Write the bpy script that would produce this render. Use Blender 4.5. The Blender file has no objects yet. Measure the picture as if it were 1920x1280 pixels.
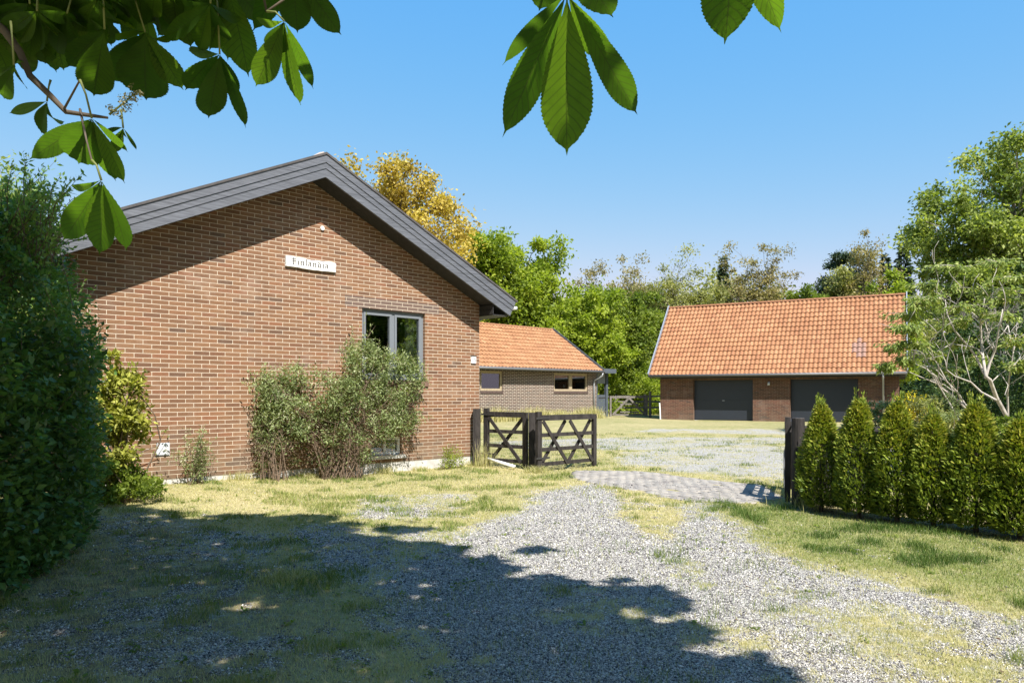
import bpy, bmesh, math, random
import numpy as np
from mathutils import Vector, Matrix
C = bpy.context.scene.collection
S = bpy.context.scene
PI = math.pi

# ------------------------------------------------------------------ camera
FPX = 1350.0; CX = 960.0; HY = 740.0; EYE = 1.45
cam_d = bpy.data.cameras.new("camera"); cam = bpy.data.objects.new("camera", cam_d); C.objects.link(cam)
cam.location = (0, 0, EYE); cam.rotation_euler = (PI/2, 0, 0)
cam_d.sensor_width = 36; cam_d.lens = FPX/1920*36
cam_d.shift_y = (HY-640)/1920
cam_d.clip_start = 0.05; cam_d.clip_end = 3000
S.camera = cam
S.render.resolution_x = 1024; S.render.resolution_y = 682
# ------------------------------------------------------------------ light
SUN = Vector((0.204, -0.466, 0.65)).normalized()          # towards the sun
world = bpy.data.worlds.new("World"); S.world = world; world.use_nodes = True
wn = world.node_tree.nodes; wl = world.node_tree.links
sky = wn.new('ShaderNodeTexSky'); sky.sky_type = 'NISHITA'; sky.sun_disc = False
sky.sun_elevation = math.asin(SUN.z); sky.sun_rotation = math.atan2(SUN.x, SUN.y)
sky.air_density = 1.15; sky.dust_density = 0.25; sky.ozone_density = 3.2; sky.altitude = 0
bg = wn['Background']; bg.inputs[1].default_value = 0.095
# colour response of the clear spring sky, channel by channel
_sp = wn.new('ShaderNodeSeparateColor'); _cb = wn.new('ShaderNodeCombineColor'); wl.new(sky.outputs[0], _sp.inputs[0])
for _i, (_g, _k, _mx) in enumerate(((1.35, .66, 4.6), (.49, 1.77, 3.9), (.16, 4.1, 4.9))):
    _p = wn.new('ShaderNodeMath'); _p.operation = 'POWER'; wl.new(_sp.outputs[_i], _p.inputs[0]); _p.inputs[1].default_value = _g
    _m = wn.new('ShaderNodeMath'); _m.operation = 'MULTIPLY'; wl.new(_p.outputs[0], _m.inputs[0]); _m.inputs[1].default_value = _k
    _c = wn.new('ShaderNodeMath'); _c.operation = 'MINIMUM'; wl.new(_m.outputs[0], _c.inputs[0]); _c.inputs[1].default_value = _mx; wl.new(_c.outputs[0], _cb.inputs[_i])
wl.new(_cb.outputs[0], bg.inputs[0])
sd = bpy.data.lights.new("sun", 'SUN'); sd.energy = 5.0; sd.angle = math.radians(0.5); sd.color = (1.0, 0.955, 0.885)
so = bpy.data.objects.new("sun", sd); C.objects.link(so)
so.rotation_euler = SUN.to_track_quat('Z', 'Y').to_euler(); so.location = (5, -10, 20)
S.view_settings.view_transform = 'Standard'; S.view_settings.look = 'None'
S.view_settings.exposure = 1.0; S.view_settings.gamma = 1
try:
    S.cycles.max_bounces = 8; S.cycles.transparent_max_bounces = 12
except Exception: pass

# ------------------------------------------------------------------ helpers
def at(px, py, Y):
    "world point seen at pixel px,py of the 1920 wide photo at forward distance Y"
    return np.array([(px-CX)/FPX*Y, Y, EYE+(HY-py)/FPX*Y])
def gnd(px, py, zg=0.0):
    Y = FPX*(EYE-zg)/(py-HY)
    return np.array([(px-CX)/FPX*Y, Y])
def smooth(a, b, x):
    t = np.clip((np.asarray(x, float)-a)/(b-a), 0, 1); return t*t*(3-2*t)
_rt = {}
def vnoise(x, y, sc, seed=0):
    x = np.asarray(x, float)/sc; y = np.asarray(y, float)/sc
    if seed not in _rt: _rt[seed] = np.random.RandomState(seed+77).rand(256, 256)
    T = _rt[seed]
    xi = np.floor(x).astype(int); yi = np.floor(y).astype(int)
    fx = x-xi; fy = y-yi; fx = fx*fx*(3-2*fx); fy = fy*fy*(3-2*fy)
    a = T[xi % 256, yi % 256]; b = T[(xi+1) % 256, yi % 256]; c = T[xi % 256, (yi+1) % 256]; d = T[(xi+1) % 256, (yi+1) % 256]
    return (a*(1-fx)+b*fx)*(1-fy)+(c*(1-fx)+d*fx)*fy
def fbm(x, y, sc, seed=0, oct=3):
    s = 0; a = .5; t = 0
    for k in range(oct):
        s = s+a*vnoise(x, y, sc, seed+k*7); t += a; a *= .5; sc *= .5
    return s/t
def ground_z(x, y):
    x = np.asarray(x, float); y = np.asarray(y, float)
    z = smooth(16, 33, y)*(0.20+0.15*smooth(9, 3, x))
    z = z+0.11*smooth(-2.5, -4.6, x)*smooth(6.5, 9.5, y)*smooth(20, 12, y)
    near = smooth(45, 20, y)*smooth(-3, 1, y)
    z = z+near*(fbm(x, y, 1.1, 3)-.5)*0.035
    return z

class MB:
    def __init__(s): s.v = []; s.f = []; s.var = None
    def add(s, vs, fs):
        n = len(s.v); s.v += [tuple(map(float, p)) for p in vs]; s.f += [tuple(i+n for i in f) for f in fs]; return s
    def box(s, x0, x1, y0, y1, z0, z1):
        return s.add([(x0,y0,z0),(x1,y0,z0),(x1,y1,z0),(x0,y1,z0),(x0,y0,z1),(x1,y0,z1),(x1,y1,z1),(x0,y1,z1)],
            [(0,3,2,1),(4,5,6,7),(0,1,5,4),(1,2,6,5),(2,3,7,6),(3,0,4,7)])
    def beam(s, p, q, w, h, up=(0,0,1)):
        "rectangular bar from p to q, w across, h along up"
        p = Vector(p); q = Vector(q); d = (q-p).normalized(); u = Vector(up)
        sx = d.cross(u)
        if sx.length < 1e-4: sx = d.cross(Vector((1,0,0)))
        sx.normalize(); uu = sx.cross(d).normalized()
        vs = []
        for e in (p, q):
            for a, b in ((-1,-1),(1,-1),(1,1),(-1,1)): vs.append(e+sx*a*w/2+uu*b*h/2)
        return s.add(vs, [(0,1,2,3),(7,6,5,4),(0,4,5,1),(1,5,6,2),(2,6,7,3),(3,7,4,0)])
    def prism(s, poly, y0, y1):
        "polygon in x,z extruded along y"
        n = len(poly); vs = [(x,y0,z) for x,z in poly]+[(x,y1,z) for x,z in poly]
        return s.add(vs, [tuple(range(n)), tuple(range(2*n-1, n-1, -1))]+[(i, i+n, (i+1)%n+n, (i+1)%n) for i in range(n)])
    def tube(s, pts, rad, n=8, cap=True):
        P = [Vector(p) for p in pts]; m = len(P)
        if not hasattr(rad, '__len__'): rad = [rad]*m
        vs = []; prev = None
        for i, p in enumerate(P):
            d = (P[min(i+1, m-1)]-P[max(i-1, 0)]).normalized()
            if prev is None:
                a = d.cross(Vector((0,0,1)));
                if a.length < .05: a = d.cross(Vector((1,0,0)))
            else: a = prev-d*prev.dot(d)
            a.normalize(); prev = a.copy(); b = d.cross(a)
            for k in range(n):
                t = 2*PI*k/n; vs.append(p+(a*math.cos(t)+b*math.sin(t))*rad[i])
        fs = [(i*n+k, i*n+(k+1)%n, (i+1)*n+(k+1)%n, (i+1)*n+k) for i in range(m-1) for k in range(n)]
        if cap: fs += [tuple(range(n-1, -1, -1)), tuple((m-1)*n+k for k in range(n))]
        return s.add(vs, fs)
    def build(s, name, mat, parent=None, smooth_=False):
        me = bpy.data.meshes.new(name); me.from_pydata(s.v, [], s.f); me.update()
        bm = bmesh.new(); bm.from_mesh(me); bmesh.ops.recalc_face_normals(bm, faces=bm.faces); bm.to_mesh(me); bm.free()
        if smooth_: me.polygons.foreach_set('use_smooth', [True]*len(me.polygons))
        return link(name, me, mat, parent)
def link(name, me, mat, parent=None):
    o = bpy.data.objects.new(name, me); C.objects.link(o)
    for m in (mat if isinstance(mat, (list, tuple)) else [mat]): me.materials.append(m)
    if parent is not None: o.parent = parent
    return o
def np_mesh(name, V, F, var=None, smooth_=False, uv=None):
    me = bpy.data.meshes.new(name); V = np.ascontiguousarray(V, dtype=np.float32); F = np.ascontiguousarray(F, dtype=np.int32)
    k = F.shape[1]
    me.vertices.add(len(V)); me.vertices.foreach_set('co', V.ravel())
    me.loops.add(F.size); me.loops.foreach_set('vertex_index', F.ravel())
    me.polygons.add(len(F)); me.polygons.foreach_set('loop_start', np.arange(0, F.size, k, dtype=np.int32))
    me.polygons.foreach_set('loop_total', np.full(len(F), k, dtype=np.int32))
    me.update(calc_edges=True)
    if smooth_: me.polygons.foreach_set('use_smooth', np.ones(len(F), dtype=bool))
    if var is not None:
        a = me.attributes.new('var', 'FLOAT', 'POINT'); a.data.foreach_set('value', np.ascontiguousarray(var, dtype=np.float32))
    if uv is not None:
        a = me.attributes.new('luv', 'FLOAT_VECTOR', 'POINT'); a.data.foreach_set('vector', np.ascontiguousarray(uv, dtype=np.float32).ravel())
    me.validate(); return me
def tag(o, label=None, cat=None, group=None, kind=None):
    if label: o['label'] = label
    if cat: o['category'] = cat
    if group: o['group'] = group
    if kind: o['kind'] = kind
    return o
def empty(name, loc, rz=0, label=None, cat=None, group=None):
    o = bpy.data.objects.new(name, None); C.objects.link(o); o.location = loc; o.rotation_euler = (0, 0, rz)
    o.empty_display_size = .2
    return tag(o, label, cat, group)
def copy_tree(o, parent=None):
    c = o.copy(); C.objects.link(c)
    if parent is not None: c.parent = parent
    for ch in list(o.children): copy_tree(ch, c)
    return c

# ------------------------------------------------------------------ materials
class NT:
    def __init__(s, name):
        s.m = bpy.data.materials.new(name); s.m.use_nodes = True; s.t = s.m.node_tree; s.n = s.t.nodes; s.l = s.t.links
        s.p = s.n['Principled BSDF']; s.out = s.n['Material Output']
    def N(s, typ, **kw):
        n = s.n.new(typ)
        for k, v in kw.items():
            if k.startswith('i_'): n.inputs[k[2:].replace('_', ' ')].default_value = v
            else: setattr(n, k, v)
        return n
    def L(s, a, b): s.l.new(a, b)
    def ramp(s, fac, stops, interp='LINEAR'):
        r = s.N('ShaderNodeValToRGB'); r.color_ramp.interpolation = interp; e = r.color_ramp.elements
        while len(e) < len(stops): e.new(.5)
        for q, (p, c) in zip(e, stops): q.position = p; q.color = (*c, 1) if len(c) == 3 else c
        if fac is not None: s.L(fac, r.inputs[0])
        return r.outputs[0]
    def noise(s, scale, detail=4, vec=None, rough=.55):
        n = s.N('ShaderNodeTexNoise'); n.inputs['Scale'].default_value = scale; n.inputs['Detail'].default_value = detail; n.inputs['Roughness'].default_value = rough
        if vec is not None: s.L(vec, n.inputs['Vector'])
        return n.outputs[0]
    def mix(s, f, a, b, mode='MIX'):
        m = s.N('ShaderNodeMix', data_type='RGBA', blend_type=mode)
        for i, v in ((0, f), (6, a), (7, b)):
            if hasattr(v, 'links'): s.L(v, m.inputs[i])
            else: m.inputs[i].default_value = v if not isinstance(v, tuple) else ((*v, 1) if len(v) == 3 else v)
        return m.outputs[2]
    def math(s, op, a, b=0.0, c=None, clamp=False):
        m = s.N('ShaderNodeMath', operation=op, use_clamp=clamp)
        for i, v in enumerate((a, b) if c is None else (a, b, c)):
            if hasattr(v, 'links'): s.L(v, m.inputs[i])
            else: m.inputs[i].default_value = v
        return m.outputs[0]
    def bump(s, h, strength=.3, dist=.01):
        b = s.N('ShaderNodeBump'); b.inputs['Strength'].default_value = strength; b.inputs['Distance'].default_value = dist
        s.L(h, b.inputs['Height']); s.L(b.outputs[0], s.p.inputs['Normal']); return b
    def obj(s):
        return s.N('ShaderNodeTexCoord').outputs['Object']
    def col(s, c, rough=.8):
        if hasattr(c, 'links'): s.L(c, s.p.inputs['Base Color'])
        else: s.p.inputs['Base Color'].default_value = (*c, 1)
        s.p.inputs['Roughness'].default_value = rough; return s
def plain(name, c, rough=.7, nscale=8, amt=.25, bump=.15, metal=0, stretch=None):
    t = NT(name); v = t.obj()
    if stretch:
        mp = t.N('ShaderNodeMapping'); mp.inputs['Scale'].default_value = stretch; t.L(v, mp.inputs[0]); v = mp.outputs[0]
    n = t.noise(nscale, 6, v, .6)
    d = tuple(x*(1-amt) for x in c); b = tuple(min(1, x*(1+amt)) for x in c)
    t.col(t.ramp(n, [(.3, d), (.7, b)]), rough); t.p.inputs['Metallic'].default_value = metal
    if bump: t.bump(n, bump, .01)
    return t.m
def brick_mat(name, c1, c2, mortar, dirty=0.0, band=None, bw=.24, rh=.0667, ms=.0044):
    t = NT(name); o = t.obj(); s = t.N('ShaderNodeSeparateXYZ'); t.L(o, s.inputs[0])
    g = t.N('ShaderNodeNewGeometry'); 
    # walls facing local x use y as the running direction
    vt = t.N('ShaderNodeVectorTransform', vector_type='NORMAL', convert_from='WORLD', convert_to='OBJECT'); t.L(g.outputs['True Normal'], vt.inputs[0])
    sn = t.N('ShaderNodeSeparateXYZ'); t.L(vt.outputs[0], sn.inputs[0])
    side = t.math('GREATER_THAN', t.math('ABSOLUTE', sn.outputs[0]), .7)
    run = t.math('ADD', t.math('MULTIPLY', s.outputs[0], t.math('SUBTRACT', 1.0, side)), t.math('MULTIPLY', s.outputs[1], side))
    cb = t.N('ShaderNodeCombineXYZ'); t.L(run, cb.inputs[0]); t.L(t.math('SUBTRACT', s.outputs[2], .19-.0667*3), cb.inputs[1])
    br = t.N('ShaderNodeTexBrick'); br.offset = .5; br.offset_frequency = 2
    t.L(cb.outputs[0], br.inputs['Vector'])
    for k, v in (('Scale', 1.0), ('Mortar Size', ms), ('Mortar Smooth', .25), ('Bias', 0.0), ('Brick Width', bw), ('Row Height', rh)): br.inputs[k].default_value = v
    br.inputs['Color1'].default_value = (0, 0, 0, 1); br.inputs['Color2'].default_value = (1, 1, 1, 1); br.inputs['Mortar'].default_value = (.5, .5, .5, 1)
    dark = tuple(x*.5 for x in c1)
    rnd = t.math('ADD', br.outputs[0], 0.0)
    base = t.ramp(rnd, [(0, c1), (.3, tuple(.5*a+.5*b for a, b in zip(c1, c2))), (.62, c2), (.8, (c2[0]*.96, c2[1]*.82, c2[2]*.82)), (.95, (c1[0]*.85, c1[1]*.87, c1[2]*.92)), (1, (c1[0]*.70, c1[1]*.82, c1[2]*1.0))])
    fine = t.noise(55, 5, o, .7)
    base = t.mix(.35, base, t.ramp(fine, [(.3, (.35, .35, .35)), (.7, (1, 1, 1))]), 'MULTIPLY')
    mp_ = t.N('ShaderNodeMapping'); mp_.inputs['Scale'].default_value = (9, 9, 60); t.L(o, mp_.inputs[0])
    base = t.mix(.55, base, t.ramp(t.noise(1.0, 5, mp_.outputs[0], .65), [(.3, (.62, .58, .56)), (.5, (1.0, 1.0, 1.0)), (.72, (1.25, 1.22, 1.2))]), 'MULTIPLY')
    big = t.noise(.9, 4, o)
    base = t.mix(.45, base, t.ramp(big, [(.35, (.72, .74, .78)), (.65, (1.0, 1.0, 1.0))]), 'MULTIPLY')
    base = t.mix(t.math('MULTIPLY', t.ramp(t.noise(1.7, 7, o, .7), [(.52, (0, 0, 0)), (.72, (1, 1, 1))]), .22), base, (.42, .36, .30))
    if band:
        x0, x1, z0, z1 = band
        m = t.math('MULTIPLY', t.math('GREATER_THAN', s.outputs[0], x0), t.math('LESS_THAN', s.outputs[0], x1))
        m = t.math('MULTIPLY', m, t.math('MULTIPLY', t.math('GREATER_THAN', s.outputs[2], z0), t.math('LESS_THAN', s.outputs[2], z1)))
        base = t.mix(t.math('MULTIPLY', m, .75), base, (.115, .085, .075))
    mcol = t.mix(.5, mortar, t.ramp(t.noise(7, 5, o), [(.3, (.6, .58, .55)), (.7, (1, 1, 1))]), 'MULTIPLY')
    colr = t.mix(br.outputs['Fac'], base, mcol)
    if dirty:
        lw = t.math('SUBTRACT', 1.0, t.math('MULTIPLY', t.math('SUBTRACT', s.outputs[2], .3), 1.6), clamp=True)
        dm = t.math('MULTIPLY', t.math('MULTIPLY', lw, t.ramp(t.noise(3, 5, o), [(.35, (0, 0, 0)), (.6, (1, 1, 1))])), dirty)
        colr = t.mix(dm, colr, (.16, .14, .10))
    t.col(colr, .85)
    h = t.math('SUBTRACT', t.math('MULTIPLY', fine, .25), br.outputs['Fac'])
    t.bump(h, .55, .008)
    return t.m
def leaf_mat(name, stops, transl=.35, rough=.55, spec=.3):
    t = NT(name); a = t.N('ShaderNodeAttribute', attribute_name='var'); c = t.ramp(a.outputs['Fac'], stops)
    t.col(c, rough); t.p.inputs['Specular IOR Level'].default_value = spec
    tr = t.N('ShaderNodeBsdfTranslucent'); t.L(t.mix(1.0, c, (1.25, 1.3, .55), 'MULTIPLY'), tr.inputs[0])
    mx = t.N('ShaderNodeMixShader'); mx.inputs[0].default_value = transl
    t.L(t.p.outputs[0], mx.inputs[1]); t.L(tr.outputs[0], mx.inputs[2]); t.L(mx.outputs[0], t.out.inputs[0])
    return t.m
M = {}
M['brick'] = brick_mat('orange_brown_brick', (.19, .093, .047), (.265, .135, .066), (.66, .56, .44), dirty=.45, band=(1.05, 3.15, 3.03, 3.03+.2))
M['brick_dark'] = brick_mat('dark_brown_brick', (.065, .040, .030), (.105, .062, .043), (.66, .58, .48), dirty=.6, ms=.0068)
M['brick_garage'] = brick_mat('brown_brick', (.10, .046, .030), (.15, .068, .042), (.30, .23, .15), dirty=.3)
M['plinth'] = plain('pale_render', (.50, .48, .45), .9, 6, .22)
def wood(name, c, rough=.6, stretch=(1.2, 14, 14), amt=.35, bump=.25, spec=.4):
    m = plain(name, c, rough, 3.0, amt, bump, stretch=stretch); m.node_tree.nodes['Principled BSDF'].inputs['Specular IOR Level'].default_value = spec; return m
M['fascia'] = wood('dark_stained_board', (.112, .117, .135), .5, (1.0, 3, 30), .45, .3, .5)
M['soffit'] = wood('soffit_board', (.036, .034, .034), .6, (1, 9, 9), .4)
M['frame_grey'] = plain('grey_window_paint', (.17, .185, .205), .4, 20, .05, .02)
M['black_wood'] = wood('weathered_black_timber', (.034, .029, .027), .75, (6, 6, 1.5), .6, .5, .3)
M['grey_wood'] = wood('weathered_grey_timber', (.16, .145, .13), .85, (6, 6, 2), .4, .5, .2)
M['old_window_wood'] = wood('pale_window_timber', (.36, .29, .19), .7, (8, 8, 3), .3)
M['white'] = plain('white_paint', (.78, .78, .77), .45, 15, .05, .02)
M['vent_grey'] = plain('grey_vent_plastic', (.50, .51, .54), .5, 15, .08, .02)
M['zinc'] = plain('zinc', (.33, .34, .36), .45, 10, .12, .03, metal=.35)
M['dark_zinc'] = plain('dark_gutter_metal', (.13, .13, .135), .5, 10, .12, .03, metal=.2)
M['slate_blue'] = plain('blue_grey_boards', (.07, .085, .105), .6, 8, .15, .05)
M['roof_dark'] = plain('dark_roofing', (.075, .068, .068), .85, 9, .3, .2)
M['cap'] = plain('ridge_cap_mortar', (.50, .42, .37), .9, 12, .25, .3)
M['interior'] = plain('dim_room', (.05, .045, .04), .9, 3, .2, 0)
M['curtain'] = plain('pale_curtain', (.55, .53, .46), .9, 6, .08, 0)
M['ink'] = plain('dark_lettering', (.03, .028, .027), .7, 30, .2, 0)
M['sign_wood'] = wood('bleached_birch_board', (.66, .64, .61), .8, (3, 10, 18), .14, .3)
M['bark'] = plain('brown_bark', (.085, .065, .048), .95, 14, .45, .8, stretch=(1, 1, .25))
M['bark_grey'] = plain('grey_bark', (.20, .18, .15), .9, 14, .4, .5, stretch=(1, 1, .3))
M['bark_pale'] = plain('pale_bark', (.40, .36, .32), .85, 12, .35, .5, stretch=(1, 1, .4))
M['twig'] = plain('dry_twig', (.15, .105, .07), .9, 20, .3, 0)
def glass_mat():
    t = NT('window_glass'); gl = t.N('ShaderNodeBsdfGlossy'); gl.inputs['Roughness'].default_value = .015; gl.inputs['Color'].default_value = (.9, .95, .95, 1)
    tr = t.N('ShaderNodeBsdfTransparent'); tr.inputs[0].default_value = (.82, .86, .84, 1)
    fr = t.N('ShaderNodeFresnel'); fr.inputs[0].default_value = 1.6
    f = t.math('ADD', t.math('MULTIPLY', fr.outputs[0], 1.6), .05, clamp=True)
    mx = t.N('ShaderNodeMixShader'); t.L(f, mx.inputs[0]); t.L(tr.outputs[0], mx.inputs[1]); t.L(gl.outputs[0], mx.inputs[2]); t.L(mx.outputs[0], t.out.inputs[0])
    return t.m
M['glass'] = glass_mat()
def tile_mat(name, stops, moss=.0):
    t = NT(name); a = t.N('ShaderNodeAttribute', attribute_name='var'); c = t.ramp(a.outputs['Fac'], stops)
    o = t.obj(); c = t.mix(.5, c, t.ramp(t.noise(22, 5, o, .7), [(.3, (.6, .58, .56)), (.65, (1, 1, 1))]), 'MULTIPLY')
    c = t.mix(.5, c, t.ramp(t.noise(.8, 4, o), [(.35, (.8, .76, .72)), (.65, (1, 1, 1))]), 'MULTIPLY')
    if moss: c = t.mix(t.math('MULTIPLY', t.ramp(t.noise(60, 2, o), [(.70, (0, 0, 0)), (.76, (1, 1, 1))]), moss), c, (.55, .52, .45))
    t.col(c, .75); t.bump(t.noise(40, 4, o), .2, .01); return t.m
TS = [(0, (.285, .122, .052)), (.5, (.36, .167, .073)), (.85, (.41, .205, .098)), (.93, (.31, .115, .054)), (.96, (.30, .165, .115)), (1, (.31, .19, .15))]
M['tile'] = tile_mat('orange_clay_tile', TS, .22)
M['tile_old'] = tile_mat('weathered_clay_tile', [(p, (c[0]*1.0, c[1]*1.08, c[2]*1.12)) for p, c in TS], .7)

# foliage colours
G = lambda *s: list(s)
M['lf_beech'] = leaf_mat('beech_leaf', [(0, (.11, .165, .018)), (.5, (.25, .325, .034)), (1, (.40, .46, .06))], .52)
M['lf_green'] = leaf_mat('mid_green_leaf', [(0, (.075, .115, .018)), (.5, (.17, .23, .033)), (1, (.29, .34, .06))], .5)
M['lf_dark'] = leaf_mat('dark_evergreen_leaf', [(0, (.02, .045, .012)), (.5, (.045, .085, .02)), (1, (.10, .15, .035))], .3)
M['lf_oak'] = leaf_mat('golden_oak_leaf', [(0, (.22, .155, .032)), (.5, (.43, .32, .055)), (1, (.60, .48, .11))], .4)
M['lf_birch'] = leaf_mat('birch_leaf', [(0, (.10, .145, .03)), (.5, (.24, .30, .06)), (1, (.46, .50, .16))], .48)
M['lf_russet'] = leaf_mat('sparse_russet_leaf', [(0, (.16, .13, .06)), (.5, (.30, .26, .11)), (1, (.42, .36, .17))], .4)
M['lf_olive'] = leaf_mat('olive_leaf', [(0, (.15, .16, .05)), (.5, (.29, .30, .095)), (1, (.42, .41, .17))], .45)
M['lf_spruce'] = leaf_mat('spruce_needles', [(0, (.022, .045, .022)), (.6, (.045, .08, .038)), (1, (.10, .13, .06))], .15)
M['lf_hedge'] = leaf_mat('privet_leaf', [(0, (.055, .11, .03)), (.5, (.125, .235, .06)), (.9, (.22, .35, .085)), (1, (.30, .43, .12))], .42, .42, .5)
M['lf_lime'] = leaf_mat('yellow_green_leaf', [(0, (.10, .10, .02)), (.4, (.24, .25, .035)), (1, (.46, .46, .09))], .35)
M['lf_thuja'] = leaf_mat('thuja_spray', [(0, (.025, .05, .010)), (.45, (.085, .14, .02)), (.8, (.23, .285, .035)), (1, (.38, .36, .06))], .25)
M['lf_grey'] = leaf_mat('grey_green_leaf', [(0, (.10, .135, .05)), (.5, (.21, .26, .10)), (.85, (.36, .41, .19)), (1, (.52, .52, .36))], .35)
M['lf_cornel'] = leaf_mat('drooping_leaf', [(0, (.11, .16, .035)), (.5, (.24, .31, .075)), (.85, (.42, .45, .15)), (1, (.50, .40, .22))], .4)
M['lf_yellow'] = leaf_mat('yellow_blossom', [(0, (.45, .38, .02)), (1, (.75, .66, .05))], .3)
M['lf_dead'] = leaf_mat('dry_brown_leaf', [(0, (.09, .05, .03)), (1, (.22, .14, .08))], .2)
M['grass'] = leaf_mat('grass_blades', [(0, (.05, .10, .015)), (.3, (.12, .18, .03)), (.5, (.25, .28, .075)), (.75, (.46, .42, .18)), (1, (.60, .54, .32))], .3, .7)
M['pebble'] = leaf_mat('pebbles', [(0, (.04, .036, .038)), (.28, (.14, .13, .135)), (.58, (.33, .315, .30)), (.85, (.52, .495, .46)), (1, (.78, .74, .69))], 0.0, .75)
# ------------------------------------------------------------------ ground
PA = np.array
def seg_poly_mask(x, y, poly, soft):
    "1 inside the polygon, soft edge"
    x = np.asarray(x, float); y = np.asarray(y, float); P = np.asarray(poly, float)
    inside = np.zeros(x.shape, bool); dmin = np.full(x.shape, 1e9)
    n = len(P)
    for i in range(n):
        ax, ay = P[i]; bx, by = P[(i+1) % n]
        cond = ((ay > y) != (by > y))
        with np.errstate(divide='ignore', invalid='ignore'):
            xi = (bx-ax)*(y-ay)/(by-ay+1e-12)+ax
        inside ^= cond & (x < xi)
        L2 = (bx-ax)**2+(by-ay)**2
        t = np.clip(((x-ax)*(bx-ax)+(y-ay)*(by-ay))/L2, 0, 1)
        dmin = np.minimum(dmin, np.hypot(x-ax-t*(bx-ax), y-ay-t*(by-ay)))
    sd = np.where(inside, dmin, -dmin)
    return smooth(-soft, soft, sd)
GP = lambda pts: [gnd(*p) for p in pts]
GRAVEL = [  # (polygon on the ground, softness, strength)
    (GP([(200,960),(560,985),(700,1040),(640,1160),(760,1290),(0,1290),(0,1120),(200,1080)]), .5, .36),
    (GP([(1125,900),(1040,918),(985,935),(930,962),(880,985),(835,1010),(760,1040),(690,1090),(720,1150),(790,1190),(850,1235),(830,1300),(780,1480),(2000,1480),(2250,1260),(1920,1168),(1770,1140),(1700,1105),(1620,1078),(1500,1062),(1440,1030),(1390,990),(1340,960),(1330,940),(1290,945),(1200,935),(1130,915)]), .62, 1.0),
    (GP([(690,925),(900,925),(910,950),(880,975),(680,978),(640,960)]), .25, .52),
    (GP([(560,975),(860,985),(850,1060),(760,1110),(560,1080),(520,1010)]), .4, .62),
    (GP([(330,985),(540,995),(560,1060),(420,1080),(300,1040)]), .35, .48),
    (GP([(200,970),(290,975),(330,1050),(230,1075),(180,1010)]), .3, .42),
    (GP([(120,1110),(520,1100),(560,1200),(200,1290),(0,1210)]), .4, .34),
]
YARD = [
    ([(1.9,15.0),(3.6,12.6),(5.4,11.2),(9.5,13.5),(11.5,17.5),(9.0,20.5),(5.4,20.0),(2.8,18.5)], .9, .66),
    ([(-.4,19.2),(3.5,18.2),(7.5,20.5),(11,20.5),(12,23),(7,23.6),(2.5,22.5),(-1,21.5)], .7, .60),
    ([(4.2,24.8),(12,23.8),(14,27),(9,27.6),(5,26.6)], .6, .56),
]
MOSSY = [  # grass over the gravel
    (GP([(1165,925),(1210,918),(1260,935),(1290,965),(1250,1010),(1190,1000),(1150,960)]), .25, .62),
    (GP([(1060,1105),(1250,1115),(1420,1170),(1480,1230),(1200,1190),(1000,1160)]), .3, .42),
    (GP([(1450,1110),(1700,1150),(1900,1200),(2050,1420),(1500,1420),(1380,1200)]), .4, .50),
    (GP([(1240,1045),(1330,1060),(1380,1110),(1290,1105)]), .3, .4),
    (GP([(1080,935),(960,1000),(1200,1060),(1420,1060),(1300,980),(1180,930)]), .5, .22),
    (GP([(820,1150),(1000,1120),(1500,1240),(1500,1400),(800,1400)]), .5, .24),
    (GP([(900,930),(1010,925),(960,975),(860,1000),(800,990)]), .4, .35),
]
def gravel_w(x, y):
    w = np.zeros(np.shape(x))
    for P, s, k in GRAVEL: w = np.maximum(w, k*seg_poly_mask(x, y, P, s))
    for P, s, k in YARD: w = np.maximum(w, k*seg_poly_mask(x, y, P, s))
    for P, s, k in MOSSY: w = w*(1-k*seg_poly_mask(x, y, P, s))
    return w
def gravel_noisy(x, y):
    "0..1 share of bare gravel after breaking the edge up"
    w = gravel_w(x, y)
    n = .45*fbm(x, y, .8, 11, 4)+.55*fbm(x, y, .13, 21, 3)
    return smooth(.34, .66, w+(n-.5)*1.8)
def greenness(x, y):
    "0 = straw, 1 = lush"
    r = seg_poly_mask(x, y, GP([(1340,945),(1480,955),(1900,1010),(2300,1090),(2300,1260),(1920,1160),(1700,1090),(1500,1050),(1400,1000)]), .5)
    g = .17+.50*r+.55*(fbm(x, y, 1.6, 31, 3)-.5)
    g = g-.02*smooth(8.7, 6.5, y)*smooth(1.5, -1, x)+.12*smooth(15, 22, y)
    return np.clip(g, 0, 1)
def bareness(x, y):
    "brown litter under the hedges"
    b = seg_poly_mask(x, y, GP([(0,1090),(190,990),(330,985),(470,1040),(620,1120),(520,1290),(0,1400)]), .6)*.85*(.45+.9*fbm(x, y, .7, 51, 3))
    h = seg_poly_mask(x, y, [(3.45,9.6),(3.6,8.75),(5.6,6.6),(6.2,6.9),(5.2,8.3),(4.4,9.6)], .25)
    return np.maximum(b, h)

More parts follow.
